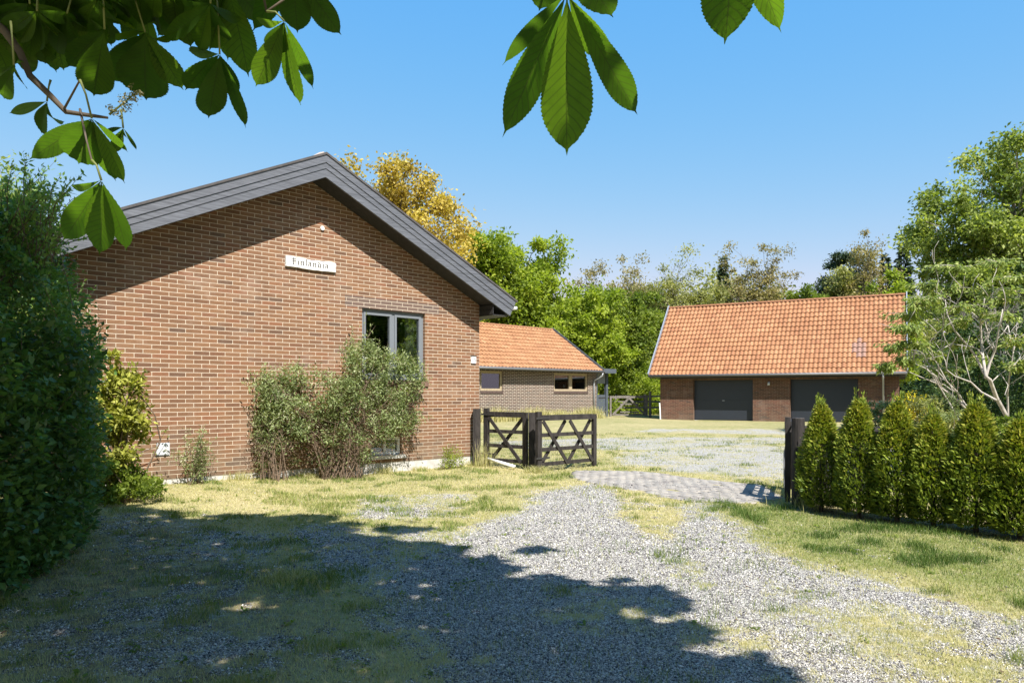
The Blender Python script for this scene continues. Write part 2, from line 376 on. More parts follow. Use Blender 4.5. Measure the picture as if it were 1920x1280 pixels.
def axis(parts):
    out = []
    for a, b, st in parts: out += list(np.arange(a, b-1e-6, st))
    out.append(parts[-1][1]); return np.array(out)
gx = axis([(-600,-100,60),(-100,-20,6),(-20,-8,1.0),(-8,8.5,.11),(8.5,20,.6),(20,100,6),(100,600,60)])
gy = axis([(-300,-40,40),(-40,-4,4),(-4,2.5,.5),(2.5,15,.11),(15,30,.25),(30,46,.6),(46,130,6),(130,1500,80)])
XX, YY = np.meshgrid(gx, gy, indexing='ij'); ZZ = ground_z(XX, YY)
nx, ny = XX.shape
V = np.stack([XX.ravel(), YY.ravel(), ZZ.ravel()], 1)
ii, jj = np.meshgrid(np.arange(nx-1), np.arange(ny-1), indexing='ij'); a = (ii*ny+jj).ravel()
F = np.stack([a, a+ny, a+ny+1, a+1], 1)
me = np_mesh('ground', V, F, gravel_w(XX, YY).ravel(), True)
for nm, arr in (('green', greenness(XX, YY)), ('bare', bareness(XX, YY))):
    at_ = me.attributes.new(nm, 'FLOAT', 'POINT'); at_.data.foreach_set('value', np.ascontiguousarray(arr.ravel(), dtype=np.float32))
def ground_mat():
    t = NT('ground_surface'); o = t.obj()
    w = t.N('ShaderNodeAttribute', attribute_name='var').outputs['Fac']; gr = t.N('ShaderNodeAttribute', attribute_name='green').outputs['Fac']; ba = t.N('ShaderNodeAttribute', attribute_name='bare').outputs['Fac']
    n1 = t.noise(.9, 6, o, .6); n2 = t.noise(9, 5, o, .65)
    nn = t.math('ADD', t.math('MULTIPLY', n1, .55), t.math('MULTIPLY', n2, .45))
    m = t.math('ADD', w, t.math('MULTIPLY', t.math('SUBTRACT', nn, .5), 2.2))
    mask = t.ramp(m, [(.38, (0, 0, 0)), (.62, (1, 1, 1))])
    vo = t.N('ShaderNodeTexVoronoi'); vo.inputs['Scale'].default_value = 75; t.L(o, vo.inputs['Vector'])
    sp = t.N('ShaderNodeSeparateColor'); t.L(vo.outputs['Color'], sp.inputs[0])
    stone = t.ramp(sp.outputs[0], [(0, (.16, .155, .15)), (.35, (.33, .32, .30)), (.7, (.54, .52, .48)), (1, (.76, .73, .66))])
    gap = t.ramp(vo.outputs['Distance'], [(.0, (1, 1, 1)), (.5, (.8, .8, .8)), (.85, (.5, .49, .48))])
    stone = t.mix(1.0, stone, gap, 'MULTIPLY')
    stone = t.mix(t.ramp(t.noise(3, 5, o), [(.45, (0, 0, 0)), (.7, (.45, .45, .45))]), stone, (.30, .28, .23))
    straw = t.ramp(t.noise(26, 6, o, .7), [(.3, (.21, .17, .085)), (.7, (.47, .41, .22))])
    lush = t.ramp(t.noise(26, 6, o, .7), [(.3, (.045, .075, .012)), (.7, (.17, .21, .045))])
    gf = t.math('ADD', gr, t.math('MULTIPLY', t.math('SUBTRACT', t.noise(4, 5, o, .65), .5), 1.5), clamp=True)
    grass = t.mix(gf, straw, lush)
    litter = t.ramp(t.noise(30, 6, o, .75), [(.35, (.045, .032, .022)), (.7, (.17, .13, .09))])
    bm = t.math('MULTIPLY', t.ramp(t.noise(5, 5, o), [(.35, (.2, .2, .2)), (.6, (1, 1, 1))]), ba)
    grass = t.mix(bm, grass, litter)
    c = t.mix(mask, grass, stone); t.col(c, .95)
    t.p.inputs['Specular IOR Level'].default_value = .15
    hh = t.math('ADD', t.math('MULTIPLY', t.math('MULTIPLY', vo.outputs['Distance'], -1.0), mask), t.math('MULTIPLY', n2, .8))
    t.bump(hh, .9, .012); return t.m
tag(link('ground', me, ground_mat()), 'dry grass and gravel ground', None, None, 'structure')

# brick paving between the gate posts
def paving():
    P = [(1.25,13.75),(2.35,13.55),(3.98,11.55),(3.72,10.0),(3.10,9.62),(2.30,9.95),(1.30,11.85),(1.0,12.9)]
    P = np.array(P); rs = np.random.RandomState(4); V = []; F = []; va = []
    d = np.array([.606, -.795]); n = np.array([.795, .606]); L, W = .21, .105
    c0 = P.mean(0)
    for i in range(-14, 15):
        for j in range(-20, 21):
            c = c0+d*(i*(L+.006)+(j % 2)*(L/2))+n*(j*(W+.006))
            inside = seg_poly_mask(np.array([c[0]]), np.array([c[1]]), P, .02)[0] > .5
            if not inside or rs.rand() < .02: continue
            zc = float(ground_z(c[0], c[1]))+.012+rs.uniform(-.004, .004)
            tilt = rs.uniform(-.02, .02, 2); k = len(V)
            for zz, e in ((-.05, 0), (-.006, 0), (0, .005)):
                for sx, sy in ((-1,-1),(1,-1),(1,1),(-1,1)):
                    q = c+d*sx*(L/2-e)+n*sy*(W/2-e)
                    V.append((q[0], q[1], zc+zz+tilt[0]*sx*L/2+tilt[1]*sy*W/2)); 
            va += [rs.rand()]*12
            for b in (0, 4):
                for s_ in range(4): F.append((k+b+s_, k+b+(s_+1) % 4, k+b+4+(s_+1) % 4, k+b+4+s_))
            F.append((k+8, k+9, k+10, k+11))
    t = NT('concrete_paver'); a = t.N('ShaderNodeAttribute', attribute_name='var'); o = t.obj()
    c = t.ramp(a.outputs['Fac'], [(0, (.18, .16, .145)), (.5, (.235, .21, .19)), (1, (.29, .262, .235))])
    c = t.mix(t.ramp(t.noise(2.2, 7, o, .7), [(.35, (0, 0, 0)), (.6, (.85, .85, .85))]), c, (.36, .33, .285))
    c = t.mix(.5, c, t.ramp(t.noise(30, 5, o, .7), [(.3, (.55, .55, .55)), (.7, (1.05, 1.05, 1.05))]), 'MULTIPLY'); t.col(c, .9); t.bump(t.noise(60, 3, o), .3, .004)
    ob = link('paving', np_mesh('paving', V, F, va), t.m); tag(ob, 'worn brick paving strip across the gateway', None, None, 'structure')
paving()
PAVE = [(1.25,13.75),(2.35,13.55),(3.98,11.55),(3.72,10.0),(3.10,9.62),(2.30,9.95),(1.30,11.85),(1.0,12.9)]

def visible_xy(x, y, m=.6):
    return (np.abs(x) < y*.72+m)
# pebbles
rs = np.random.RandomState(8)
def scatter_pts(n, y0, y1, power=1.0):
    "points in the view wedge, denser close to the camera"
    u = rs.rand(n); y = y0*(y1/y0)**u if power == 1 else y0+(y1-y0)*u**power
    x = (rs.rand(n)*2-1)*(y*.74+1.7)
    return x, y
def off_house(x, y):
    "keeps scattered stuff outside the main house footprint and paving"
    lx = (x+.68)*-.729+(y-14.98)*-.684; ly = (x+.68)*.684+(y-14.98)*-.729
    h = (lx > -.02) & (lx < 7.6) & (ly < .02)
    return ~h
def pebbles():
    x, y = scatter_pts(720000, 2.9, 12.5)
    g = gravel_noisy(x, y); keep = (rs.rand(len(x)) < g*1.0+.012) & off_house(x, y)
    inp = seg_poly_mask(x, y, PAVE, .12); keep &= (rs.rand(len(x)) > inp*.86) | (inp < .02)
    keep |= (inp > .5) & (rs.rand(len(x)) < .05)
    x = x[keep]; y = y[keep]; lift = .016*(inp[keep] > .3); n = len(x)
    r = rs.uniform(.0038, .0092, n)*(1+.75*(rs.rand(n) > .95))*np.clip(y/6, .85, 1.1)*.82
    base = np.array([[1,0,0],[0,1,0],[-1,0,0],[0,-1,0],[0,0,1],[0,0,-1]], float)
    fc = np.array([[0,1,4],[1,2,4],[2,3,4],[3,0,4],[1,0,5],[2,1,5],[3,2,5],[0,3,5]])
    th = rs.rand(n)*2*PI; c, s = np.cos(th), np.sin(th)
    sc = np.stack([rs.uniform(.8, 1.5, n), rs.uniform(.6, 1.0, n), rs.uniform(.5, .95, n)], 1)
    v = base[None]*(1+rs.uniform(-.25, .25, (n, 6, 3)))*sc[:, None]*r[:, None, None]
    vx = v[..., 0]*c[:, None]-v[..., 1]*s[:, None]; vy = v[..., 0]*s[:, None]+v[..., 1]*c[:, None]
    V = np.stack([vx+x[:, None], vy+y[:, None], v[..., 2]+(ground_z(x, y)+r*.25+lift)[:, None]], 2).reshape(-1, 3)
    F = (fc[None]+np.arange(n)[:, None, None]*6).reshape(-1, 3)
    var = np.repeat(np.clip(rs.beta(.95, 1.05, n), 0, 1), 6)
    tag(link('gravel', np_mesh('gravel', V, F, var), M['pebble']), 'loose pale and grey gravel stones on the drive', 'gravel', None, 'stuff')
    print('pebbles', n)
pebbles()
def blades(x, y, h, w, var, lean=.5):
    n = len(x); th = rs.rand(n)*2*PI; dx, dy = np.cos(th), np.sin(th)
    ln = rs.uniform(.1, 1, n)*lean*h; ph = rs.rand(n)*2*PI
    z = ground_z(x, y)-.004
    b0 = np.stack([x-dx*w/2, y-dy*w/2, z], 1); b1 = np.stack([x+dx*w/2, y+dy*w/2, z], 1)
    mx = x+np.cos(ph)*ln*.35; my = y+np.sin(ph)*ln*.35
    m0 = np.stack([mx-dx*w*.4, my-dy*w*.4, z+h*.55], 1); m1 = np.stack([mx+dx*w*.4, my+dy*w*.4, z+h*.55], 1)
    t = np.stack([x+np.cos(ph)*ln, y+np.sin(ph)*ln, z+h], 1)
    V = np.stack([b0, b1, m0, m1, t], 1).reshape(-1, 3)
    k = np.arange(n)[:, None]*5
    F = np.concatenate([k+np.array([[0, 1, 3]]), k+np.array([[0, 3, 2]]), k+np.array([[2, 3, 4]])], 0)
    return V, F, np.repeat(var, 5)
def grass():
    x, y = scatter_pts(800000, 3.0, 24)
    g = gravel_noisy(x, y); ba = bareness(x, y)
    keep = (rs.rand(len(x)) < (1-g*.91)*(1-.72*ba)) & off_house(x, y) & (seg_poly_mask(x, y, PAVE, .06) < .5)
    x = x[keep]; y = y[keep]; n = len(x)
    gr = greenness(x, y); tuft = fbm(x, y, .35, 41, 2)
    var = np.clip(.92-.85*gr+rs.normal(0, .16, n)-.35*(tuft > .62), 0, 1)
    h = rs.uniform(.010, .034, n)*(1+2.0*smooth(.55, .85, tuft))*(1+.3*gr)*(1+1.2*(rs.rand(n) > .992))
    V, F, va = blades(x, y, h, .0028*np.clip(y/4.5, 1, 3.2), var, 1.1)
    tag(link('grass', np_mesh('grass', V, F, va), M['grass']), 'short sunburnt grass with green tufts', 'grass', None, 'stuff')
    print('blades', n)
grass()
def leaf_litter():
    n = 5200; x = rs.uniform(-4.8, 6, n); y = rs.uniform(3.2, 9.5, n)
    x = x-0.0; ok = rs.rand(n) < (.05+.95*bareness(x, y)); x = x[ok]; y = y[ok]; n = len(x)
    P = np.stack([x, y, ground_z(x, y)+.012], 1)
    V, F, va = leaves(P, rs.uniform(.015, .04, n), .5, rs, flat=.9)
    tag(link('fallen_leaves', np_mesh('fallen_leaves', V, F, va), M['lf_dead']), 'brown fallen leaves scattered on the shaded ground by the hedge', 'leaf litter', None, 'stuff')

def weeds():
    "broad leaved seedlings, moss and clover in the gravel and at the lawn edge"
    r = np.random.RandomState(19); n = 1500; x = r.uniform(-4.2, 6, n); y = r.uniform(3.3, 10.5, n)
    L = (bareness(x, y) > .2) | (x < -.3); g = gravel_noisy(x, y)
    ok = (r.rand(n) < np.where(L, .8, .16)) & (np.abs(x) < .74*y) & (seg_poly_mask(x, y, PAVE, .05) < .5) & off_house(x, y); x = x[ok]; y = y[ok]; n = len(x)
    k = 11; X = np.repeat(x, k)+r.normal(0, .022, n*k); Y = np.repeat(y, k)+r.normal(0, .022, n*k); sz = np.repeat(r.uniform(.014, .042, n), k)
    P = np.stack([X, Y, ground_z(X, Y)+.004+r.rand(n*k)*.012], 1); cv = np.repeat(r.normal(0, .2, n), k)
    V, F, va = leaves(P, sz*r.uniform(.6, 1.2, n*k), .5, r, flat=.65, var=.55+cv+r.normal(0, .1, n*k))
    tag(link('weeds', np_mesh('weeds', V, F, va), M['lf_green']), 'small green weeds and clover in the gravel and shaded soil', 'weeds', None, 'stuff')

# ------------------------------------------------------------------ foliage generators
def unit(v): return v/np.maximum(np.linalg.norm(v, axis=-1, keepdims=True), 1e-9)
def leaves(P, L, asp, r, out=None, outw=0.0, droop=0.0, flat=0.0, var=None, fold=.25):
    "P (n,3) leaf bases; every leaf a folded rhombus"
    n = len(P); d = unit(r.normal(size=(n, 3)))
    if out is not None: d = unit(d*(1-outw)+out*outw)
    d[:, 2] -= droop; d[:, 2] *= (1-flat); d = unit(d)
    q = r.normal(size=(n, 3)); q[:, 2] += 1.1+3*flat; q = q-(q*d).sum(1, keepdims=True)*d; nrm = unit(q)
    sd = np.cross(d, nrm); L = np.broadcast_to(np.asarray(L, float), (n,))[:, None]; W = L*asp/2
    mid = P+d*L*.45
    V = np.stack([P, mid+sd*W+nrm*W*fold, P+d*L, mid-sd*W+nrm*W*fold], 1).reshape(-1, 3)
    k = np.arange(n)[:, None]*4
    F = np.concatenate([k+np.array([[0, 1, 2]]), k+np.array([[0, 2, 3]])], 0)
    if var is None: var = r.rand(n)
    return V, F, np.repeat(np.clip(var, 0, 1), 4)
def merge(parts):
    Vs = []; Fs = []; va = []; k = 0
    for V, F, a in parts: Vs.append(V); Fs.append(F+k); va.append(a); k += len(V)
    return np.concatenate(Vs), np.concatenate(Fs), np.concatenate(va)
def clump_leaves(centers, radii, per, L, asp, r, droop=0.1, squash=.75, cvar=.35, outw=.35):
    n = len(centers); idx = np.repeat(np.arange(n), per)
    g = r.normal(size=(len(idx), 3)); rad = np.abs(r.normal(0, 1, len(idx)))**.6
    off = unit(g)*np.minimum(rad, 1.7)[:, None]*radii[idx][:, None]*.75; off[:, 2] *= squash
    P = centers[idx]+off
    cv = r.uniform(-cvar, cvar, n)
    va = .5+cv[idx]+r.normal(0, .2, len(idx))
    return leaves(P, r.uniform(.7, 1.3, len(idx))*L, asp, r, out=unit(off), outw=outw, droop=droop, var=va)
def limb(mb, p, q, r0, r1, r, n=6, sag=.12, seg=5):
    p = np.asarray(p, float); q = np.asarray(q, float); L = np.linalg.norm(q-p); pts = []; rr = []
    b = r.normal(0, 1, 3)*L*sag*.5; b[2] = abs(b[2])*-.3+L*sag*.5
    for i in range(seg+1):
        t = i/seg; pts.append(p+(q-p)*t+b*math.sin(t*PI)+r.normal(0, L*.012, 3)*(0 < i < seg)); rr.append(r0+(r1-r0)*t)
    mb.tube(pts, rr, n); return pts
def tree(name, label, loc, height, crown, base, nclump, per, leaf, mat, bark='bark', seed=1, asp=.6, clr=.16, trunk=.18, droop=.15,
         group=None, cat='tree', lean=(0, 0), gaps=0.0, shape=.42, twigs=0, nlimb=None, squash=.75):
    "crown=(rx,ry); base = height where the crown starts"
    r = np.random.RandomState(seed); rx, ry = crown; cz = (height+base)/2; rz = (height-base)/2
    root = empty(name, loc, 0, label, cat, group)
    u = unit(r.normal(size=(nclump*3, 3))); rad = r.rand(len(u))**shape
    lump = 1+.22*np.sin(u[:, 0]*4.1+seed)*np.cos(u[:, 2]*5.3+seed*2)+.15*np.sin(u[:, 1]*7+seed)
    taper = 1-.10*np.clip(u[:, 2], 0, 1)
    e_ = (np.abs(u)**4).sum(1)**-.25*.9
    cc = np.stack([u[:, 0]*rx*taper*e_, u[:, 1]*ry*taper*e_, u[:, 2]*rz*np.minimum(e_, 1.05)], 1)*(rad*lump)[:, None]
    cc[:, 2] = np.clip(cc[:, 2], -rz, rz*1.05); cc[:, 2] += cz
    if gaps: cc = cc[fbm(cc[:, 0]*2+cc[:, 1], cc[:, 2]*2+cc[:, 1]*.7, rx*.9, seed) > gaps]
    cc = cc[:nclump]; cc[:, 0] += lean[0]*cc[:, 2]/height; cc[:, 1] += lean[1]*cc[:, 2]/height
    radii = r.uniform(.6, 1.35, len(cc))*clr*(rx+ry+rz)/3*1.0
    mb = MB(); top = np.array([lean[0]*.8, lean[1]*.8, base+(height-base)*.75])
    pts = limb(mb, (0, 0, -.2), top, trunk, trunk*.25, r, 9, .04, 9)
    P0 = np.array([p for p in pts])
    nl = nlimb or min(len(cc), 46)
    for c in cc[r.choice(len(cc), nl, replace=False)]:
        hz = min(max(base*.7, c[2]-np.hypot(c[0], c[1])*.8), top[2]*.95); t = np.clip(hz/top[2], .08, 1)*(len(P0)-1); i = int(min(t, len(P0)-2))
        s0 = P0[i]+(P0[i+1]-P0[i])*(t-i)
        lp = limb(mb, s0, c, trunk*(.42-.25*t/len(P0)), trunk*.06, r, 5, .14, 4)
        for k in range(twigs):
            a = lp[r.randint(1, 4)]; limb(mb, a, np.array(a)+r.normal(0, .2, 3)*rx*.9+np.array([0, 0, .12*rx]), trunk*.07, trunk*.025, r, 4, .1, 3)
    mb.build('trunk', M[bark], root, True)
    V, F, va = clump_leaves(cc, radii, per, leaf, asp, r, droop, squash)
    va = np.clip(va, 0, 1)
    link('crown', np_mesh('crown', V, F, va), M[mat], root)
    return root
def bare_tree(name, label, loc, height, spread, seed, bark='bark_grey', group=None, trunk=.1, n=60):
    r = np.random.RandomState(seed); root = empty(name, loc, 0, label, 'tree', group); mb = MB()
    def grow(p, d, L, rad, dep):
        q = p+d*L; limb(mb, p, q, rad, rad*.6, r, 5 if dep > 1 else 3, .08, 3)
        if dep <= 0: return
        for k in range(3 if dep > 1 else 4):
            nd = unit((d+r.normal(0, .38, 3)+np.array([0, 0, .12]))[None])[0]; grow(p+d*L*r.uniform(.55, 1), nd, L*r.uniform(.55, .8), rad*.55, dep-1)
    grow(np.array([0, 0, -.1]), np.array([0, 0, 1.0]), height*.34, trunk, 5)
    mb.build('branches', M[bark], root); return root
def spruce(name, label, loc, height, radius, seed, group=None, dens=1.0, mat='lf_spruce', base=.1):
    r = np.random.RandomState(seed); root = empty(name, loc, 0, label, 'tree', group); mb = MB()
    mb.tube([(0, 0, -.2), (0, 0, height*.5), (0, 0, height*.98)], [radius*.09, radius*.05, .01], 8); P = []; D = []
    z = height*base
    while z < height*.985:
        f = 1-(z-height*base)/(height*(1-base)); R = radius*(f**.8)*r.uniform(.75, 1.1)+.08; nb = int(4+4*f)
        for k in range(nb):
            th = 2*PI*(k+r.rand())/nb; rr = R*r.uniform(.65, 1.12); o = np.array([math.cos(th), math.sin(th), 0]); sd = np.array([-o[1], o[0], 0])
            m = max(16, int(95*rr/radius*dens)); s = r.rand(m)**.7
            mb.tube([(0, 0, z), (o[0]*rr*.5, o[1]*rr*.5, z+rr*.02), (o[0]*rr, o[1]*rr, z-rr*.06)], [.02, .012, .004], 3, False)
            lat = r.uniform(-1, 1, m)*(1-s*.75)*rr*.38
            p = np.outer(s*rr, o)+np.outer(lat, sd)+np.array([0, 0, z]); p[:, 2] += .1*s*rr-.22*(s**2)*rr-.1*np.abs(lat)+r.normal(0, .03, m)
            p[:, 2] += r.normal(0, .09, m)*(rr+.3); P.append(p); D.append(np.outer(np.ones(m), o)+np.outer(np.sign(lat)*.7, sd))
        z += height*.014*r.uniform(.6, 1.5)+.03
    P = np.concatenate(P); D = unit(np.concatenate(D))
    V, F, va = leaves(P, r.uniform(.5, 1.2, len(P))*radius*.24, .42, r, out=D, outw=.72, droop=.15, var=.35+r.normal(0, .22, len(P)))
    mb.build('trunk', M['bark'], root); link('crown', np_mesh('crown', V, F, va), M[mat], root); return root
# ------------------------------------------------------------------ buildings
def wall_mesh(name, xs, top, z0, holes, thick, mat, parent, ydir=-1):
    "wall in local x,z with its face at y=0, top(x) height, rectangular holes, thickness towards ydir"
    X = sorted(set([round(v, 5) for v in xs+[h[0] for h in holes]+[h[1] for h in holes]]))
    Zl = sorted(set([z0]+[h[2] for h in holes]+[h[3] for h in holes])); Zl = [z for z in Zl]
    cells = []
    for a, b in zip(X[:-1], X[1:]):
        ta, tb = top(a), top(b); lv = [z for z in Zl if z < min(ta, tb)-1e-4]
        for i, z in enumerate(lv):
            za = zb = None
            if i+1 < len(lv): q = [(a, z), (b, z), (b, lv[i+1]), (a, lv[i+1])]
            else: q = [(a, z), (b, z), (b, tb), (a, ta)]
            cx, cz = (a+b)/2, z+.001
            if any(h[0] < cx < h[1] and h[2] <= cz < h[3] for h in holes): continue
            cells.append(q)
    mb = MB(); idx = {}
    def vid(p, y):
        k = (round(p[0], 4), round(p[1], 4), y)
        if k not in idx: idx[k] = len(mb.v); mb.v.append((p[0], y, p[1]))
        return idx[k]
    edges = {}
    for q in cells:
        for y in (0.0, ydir*thick):
            f = [vid(p, y) for p in q]; mb.f.append(tuple(f if y == 0 else f[::-1]))
        for i in range(4):
            e = (q[i], q[(i+1) % 4]); k = tuple(sorted([(round(e[0][0], 4), round(e[0][1], 4)), (round(e[1][0], 4), round(e[1][1], 4))]))
            edges.setdefault(k, []).append(e)
    for k, es in edges.items():
        if len(es) == 1:
            p, q = es[0]; mb.f.append((vid(p, 0.0), vid(q, 0.0), vid(q, ydir*thick), vid(p, ydir*thick)))
    return mb.build(name, mat, parent)
AX = -math.radians(180-43.2)          # local x of the house runs left and towards the camera
CORN = (-.68, 14.98, 0)
TA = math.tan(math.radians(25.39)); CA = math.cos(math.radians(25.39)); SA = math.sin(math.radians(25.39))
XA = 3.787; ZA = 5.089                 # apex of the soffit line
def main_house():
    H = empty('brick_house', CORN, AX, 'brown brick gabled house with dark wide bargeboards and a name board', 'house')
    line = lambda x: ZA-abs(x-XA)*TA
    WIN = (1.39, 2.797, 1.741, 3.03)
    BW = (1.95, 2.62, .33, .66)
    wall_mesh('wall', [0, XA, 2*XA], lambda x: line(x)+.03, .19, [WIN, BW], .30, M['brick'], H)
    L = 14.5
    # other walls
    s = MB(); s.box(0.0, .30, -L, -.301, .19, 3.25); s.box(2*XA-.30, 2*XA, -L, -.301, .19, 3.25); s.build('side_wall', M['brick'], H)
    b = MB(); b.prism([(0, .19), (2*XA, .19), (2*XA, line(2*XA)), (XA, ZA), (0, line(0))], -L-.30, -L-.001); b.build('end_wall', M['brick'], H)
    p = MB(); p.box(.006, 2*XA-.006, -L-.29, -.007, -.4, .188); p.build('plinth', M['plinth'], H)
    # roof body + soffit
    def rake(h0, h1, side, y0, y1, ext=0.0):
        xe = -.432; ze = ZA-(XA-xe)*TA
        q = [(XA, ZA+h0/CA), (XA, ZA+h1/CA), (xe-h1*SA-ext*CA, ze+h1*CA-ext*SA), (xe-h0*SA-ext*CA, ze+h0*CA-ext*SA)]
        if side < 0: q = [(2*XA-x, z) for x, z in q]
        return MB().prism(q, y0, y1)
    for sd_ in (1, -1):
        rake(.02, .335, sd_, -L-.7, .435).build('soffit', M['soffit'], H)
        m = MB(); q = [(-.43, 3.089), (-.001, 3.089), (-.001, 3.30), (-.30, 3.16)]
        if sd_ < 0: q = [(2*XA-x, z) for x, z in q]
        # boarded underside of the box eave: separate planks with gaps
        for k in range(5):
            a, c = -.425+k*.085, -.425+k*.085+.079
            if c > -.001: c = -.001
            if sd_ > 0: m.box(a, c, -L-.6, .432, 3.075, 3.093)
            else: m.box(2*XA-c, 2*XA-a, -L-.6, .432, 3.075, 3.093)
        m.build('eave_board', M['soffit'], H)
        m = MB()
        for k in range(2):
            x0 = -.012 if sd_ > 0 else 2*XA-.002
            z0 = 3.096+k*.1; m.box(x0, x0+.014, .004, .43, z0, z0+.093)
        m.build('eave_cheek', M['soffit'], H)
        rake(.337, .372, sd_, -L-.75, .515, .03).build('roof', M['roof_dark'], H)
        for h0, h1, pr in ((0, .126, .0), (.130, .215, .010), (.219, .336, .022)):
            rake(h0, h1, sd_, .437, .478+pr).build('fascia_board', M['fascia'], H)
    r_ = MB(); pts = [(XA-.13, 5.089+.372/CA-.055), (XA-.07, 5.089+.372/CA+.005), (XA, 5.089+.372/CA+.03), (XA+.07, 5.089+.372/CA+.005), (XA+.13, 5.089+.372/CA-.055)]
    r_.prism(pts, -L-.6, .40); r_.build('ridge_cap', M['cap'], H)
    g = MB(); g.tube([(-.585, .50, 3.255), (-.585, -6, 3.255), (-.585, -L-.6, 3.255)], .036, 12); g.build('gutter', M['white'], H, True)
    d = MB(); d.tube([(-.52, -.45, 3.14), (-.33, -.45, 3.05), (-.075, -.45, 2.78), (-.06, -.45, 2.6), (-.06, -.45, .1)], .038, 10); d.build('downpipe', M['dark_zinc'], H, True)
    # window
    x0, x1, z0, z1 = WIN; w = MB(); yo, yi = -.062, -.125; t = .058
    w.box(x0+.004, x0+t, yi, yo, z0+.004, z1-.004); w.box(x1-t, x1-.004, yi, yo, z0+.004, z1-.004)
    w.box(x0+t, x1-t, yi, yo, z0+.004, z0+t); w.box(x0+t, x1-t, yi, yo, z1-t, z1-.004)
    xm = (x0+x1)/2; w.box(xm-.028, xm+.028, yi, yo, z0+t, z1-t); wf = w.build('window', M['frame_grey'], H)
    for a, b_ in ((x0+t, xm-.028), (xm+.028, x1-t)):
        c = MB(); e = .05; ya, yb = -.118, -.050
        c.box(a+.003, a+e, ya, yb, z0+t+.003, z1-t-.003); c.box(b_-e, b_-.003, ya, yb, z0+t+.003, z1-t-.003)
        c.box(a+e, b_-e, ya, yb, z0+t+.003, z0+t+e); c.box(a+e, b_-e, ya, yb, z1-t-e, z1-t-.003); c.build('sash', M['frame_grey'], wf)
        gl = MB(); gl.box(a+e-.004, b_-e+.004, -.092, -.086, z0+t+e-.004, z1-t-e+.004); gl.build('pane', M['glass'], wf)
    fs = MB(); fs.box(x0+.002, x1-.002, -.12, .022, z0-.012, z0+.003); fs.build('sill_flashing', M['dark_zinc'], wf)
    si = MB(); n = 21; stp = (x1-x0+.14)/n
    for k in range(n): si.box(x0-.07+k*stp+.005, x0-.07+(k+1)*stp-.005, -.02, .032, z0-.125, z0-.014)
    ss = si.build('sill', plain('sill_brick', (.15, .085, .06), .85, 14, .3, .3), H); mo = MB(); mo.box(x0-.066, x1+.066, -.02, .022, z0-.122, z0-.017); mo.build('sill_mortar', plain('pale_mortar', (.55, .48, .38), .9, 20, .15, .2), ss)
    cu = MB(); n = 34; pts = []
    for k in range(n+1):
        x = x0+.10+k/n*.20; pts.append((x, -.26+.028*math.sin(k*1.35)))
    vs = [(x, y, z) for z in (z0-.1, z1+.05) for x, y in pts]; vs += [(x, y-.004, z) for z in (z0-.1, z1+.05) for x, y in pts]
    m_ = n+1; fs_ = [(i, i+1, i+1+m_, i+m_) for i in range(n)]+[(i+2*m_, i+m_*3, i+1+3*m_, i+1+2*m_) for i in range(n)]
    cu.add(vs, fs_); cu.build('curtain', M['curtain'], H, True)
    ro = MB(); ro.box(.4, 4.6, -4.2, -4.1, .3, 3.4); ro.box(.4, 4.6, -4.1, -.35, .28, .38); ro.build('room_wall', M['interior'], H)
    # basement window
    x0, x1, z0, z1 = BW; bwn = MB()
    bwn.box(x0+.003, x0+.05, -.12, -.04, z0+.003, z1-.003); bwn.box(x1-.05, x1-.003, -.12, -.04, z0+.003, z1-.003); bwn.box(x0+.05, x1-.05, -.12, -.04, z0+.003, z0+.05); bwn.box(x0+.05, x1-.05, -.12, -.04, z1-.05, z1-.003)
    bwn.box((x0+x1)/2-.02, (x0+x1)/2+.02, -.115, -.045, z0+.05, z1-.05)
    q = bwn.build('basement_window', M['white'], H); tag(q, 'small white framed basement window'); g_ = MB(); g_.box(x0+.05, x1-.05, -.085, -.08, z0+.05, z1-.05); g_.build('pane', M['glass'], q)
    ls = MB(); ls.box(x0-.08, x1+.08, -.02, .05, z0-.07, z0-.003); ls.build('sill', M['plinth'], q)
    # vents
    for (xa, xb, za, zb, ttl) in ((6.112, 6.299, .546, .737, 'pale grey square wall vent'), (4.12, 4.27, .56, .70, 'small white wall vent')):
        v = MB(); v.box(xa, xb, .0, .012, za, zb); v.box(xa+.012, xb-.012, .012, .02, za+.012, zb-.012)
        vv = v.build('vent', M['vent_grey'], H); tag(vv, ttl); sl = MB()
        for k in range(7):
            x = xa+.028+k*(xb-xa-.056)/6; sl.box(x-.003, x+.003, .0205, .024, za+.025, zb-.025)
        sl.build('vent_slat', M['white'], vv)
    k = MB(); k.tube([(3.60, .0, 4.34), (3.60, .028, 4.34)], .036, 16); kk = k.build('wall_knob', M['white'], H); tag(kk, 'small white round fitting on the gable wall')
    return H
main_house()
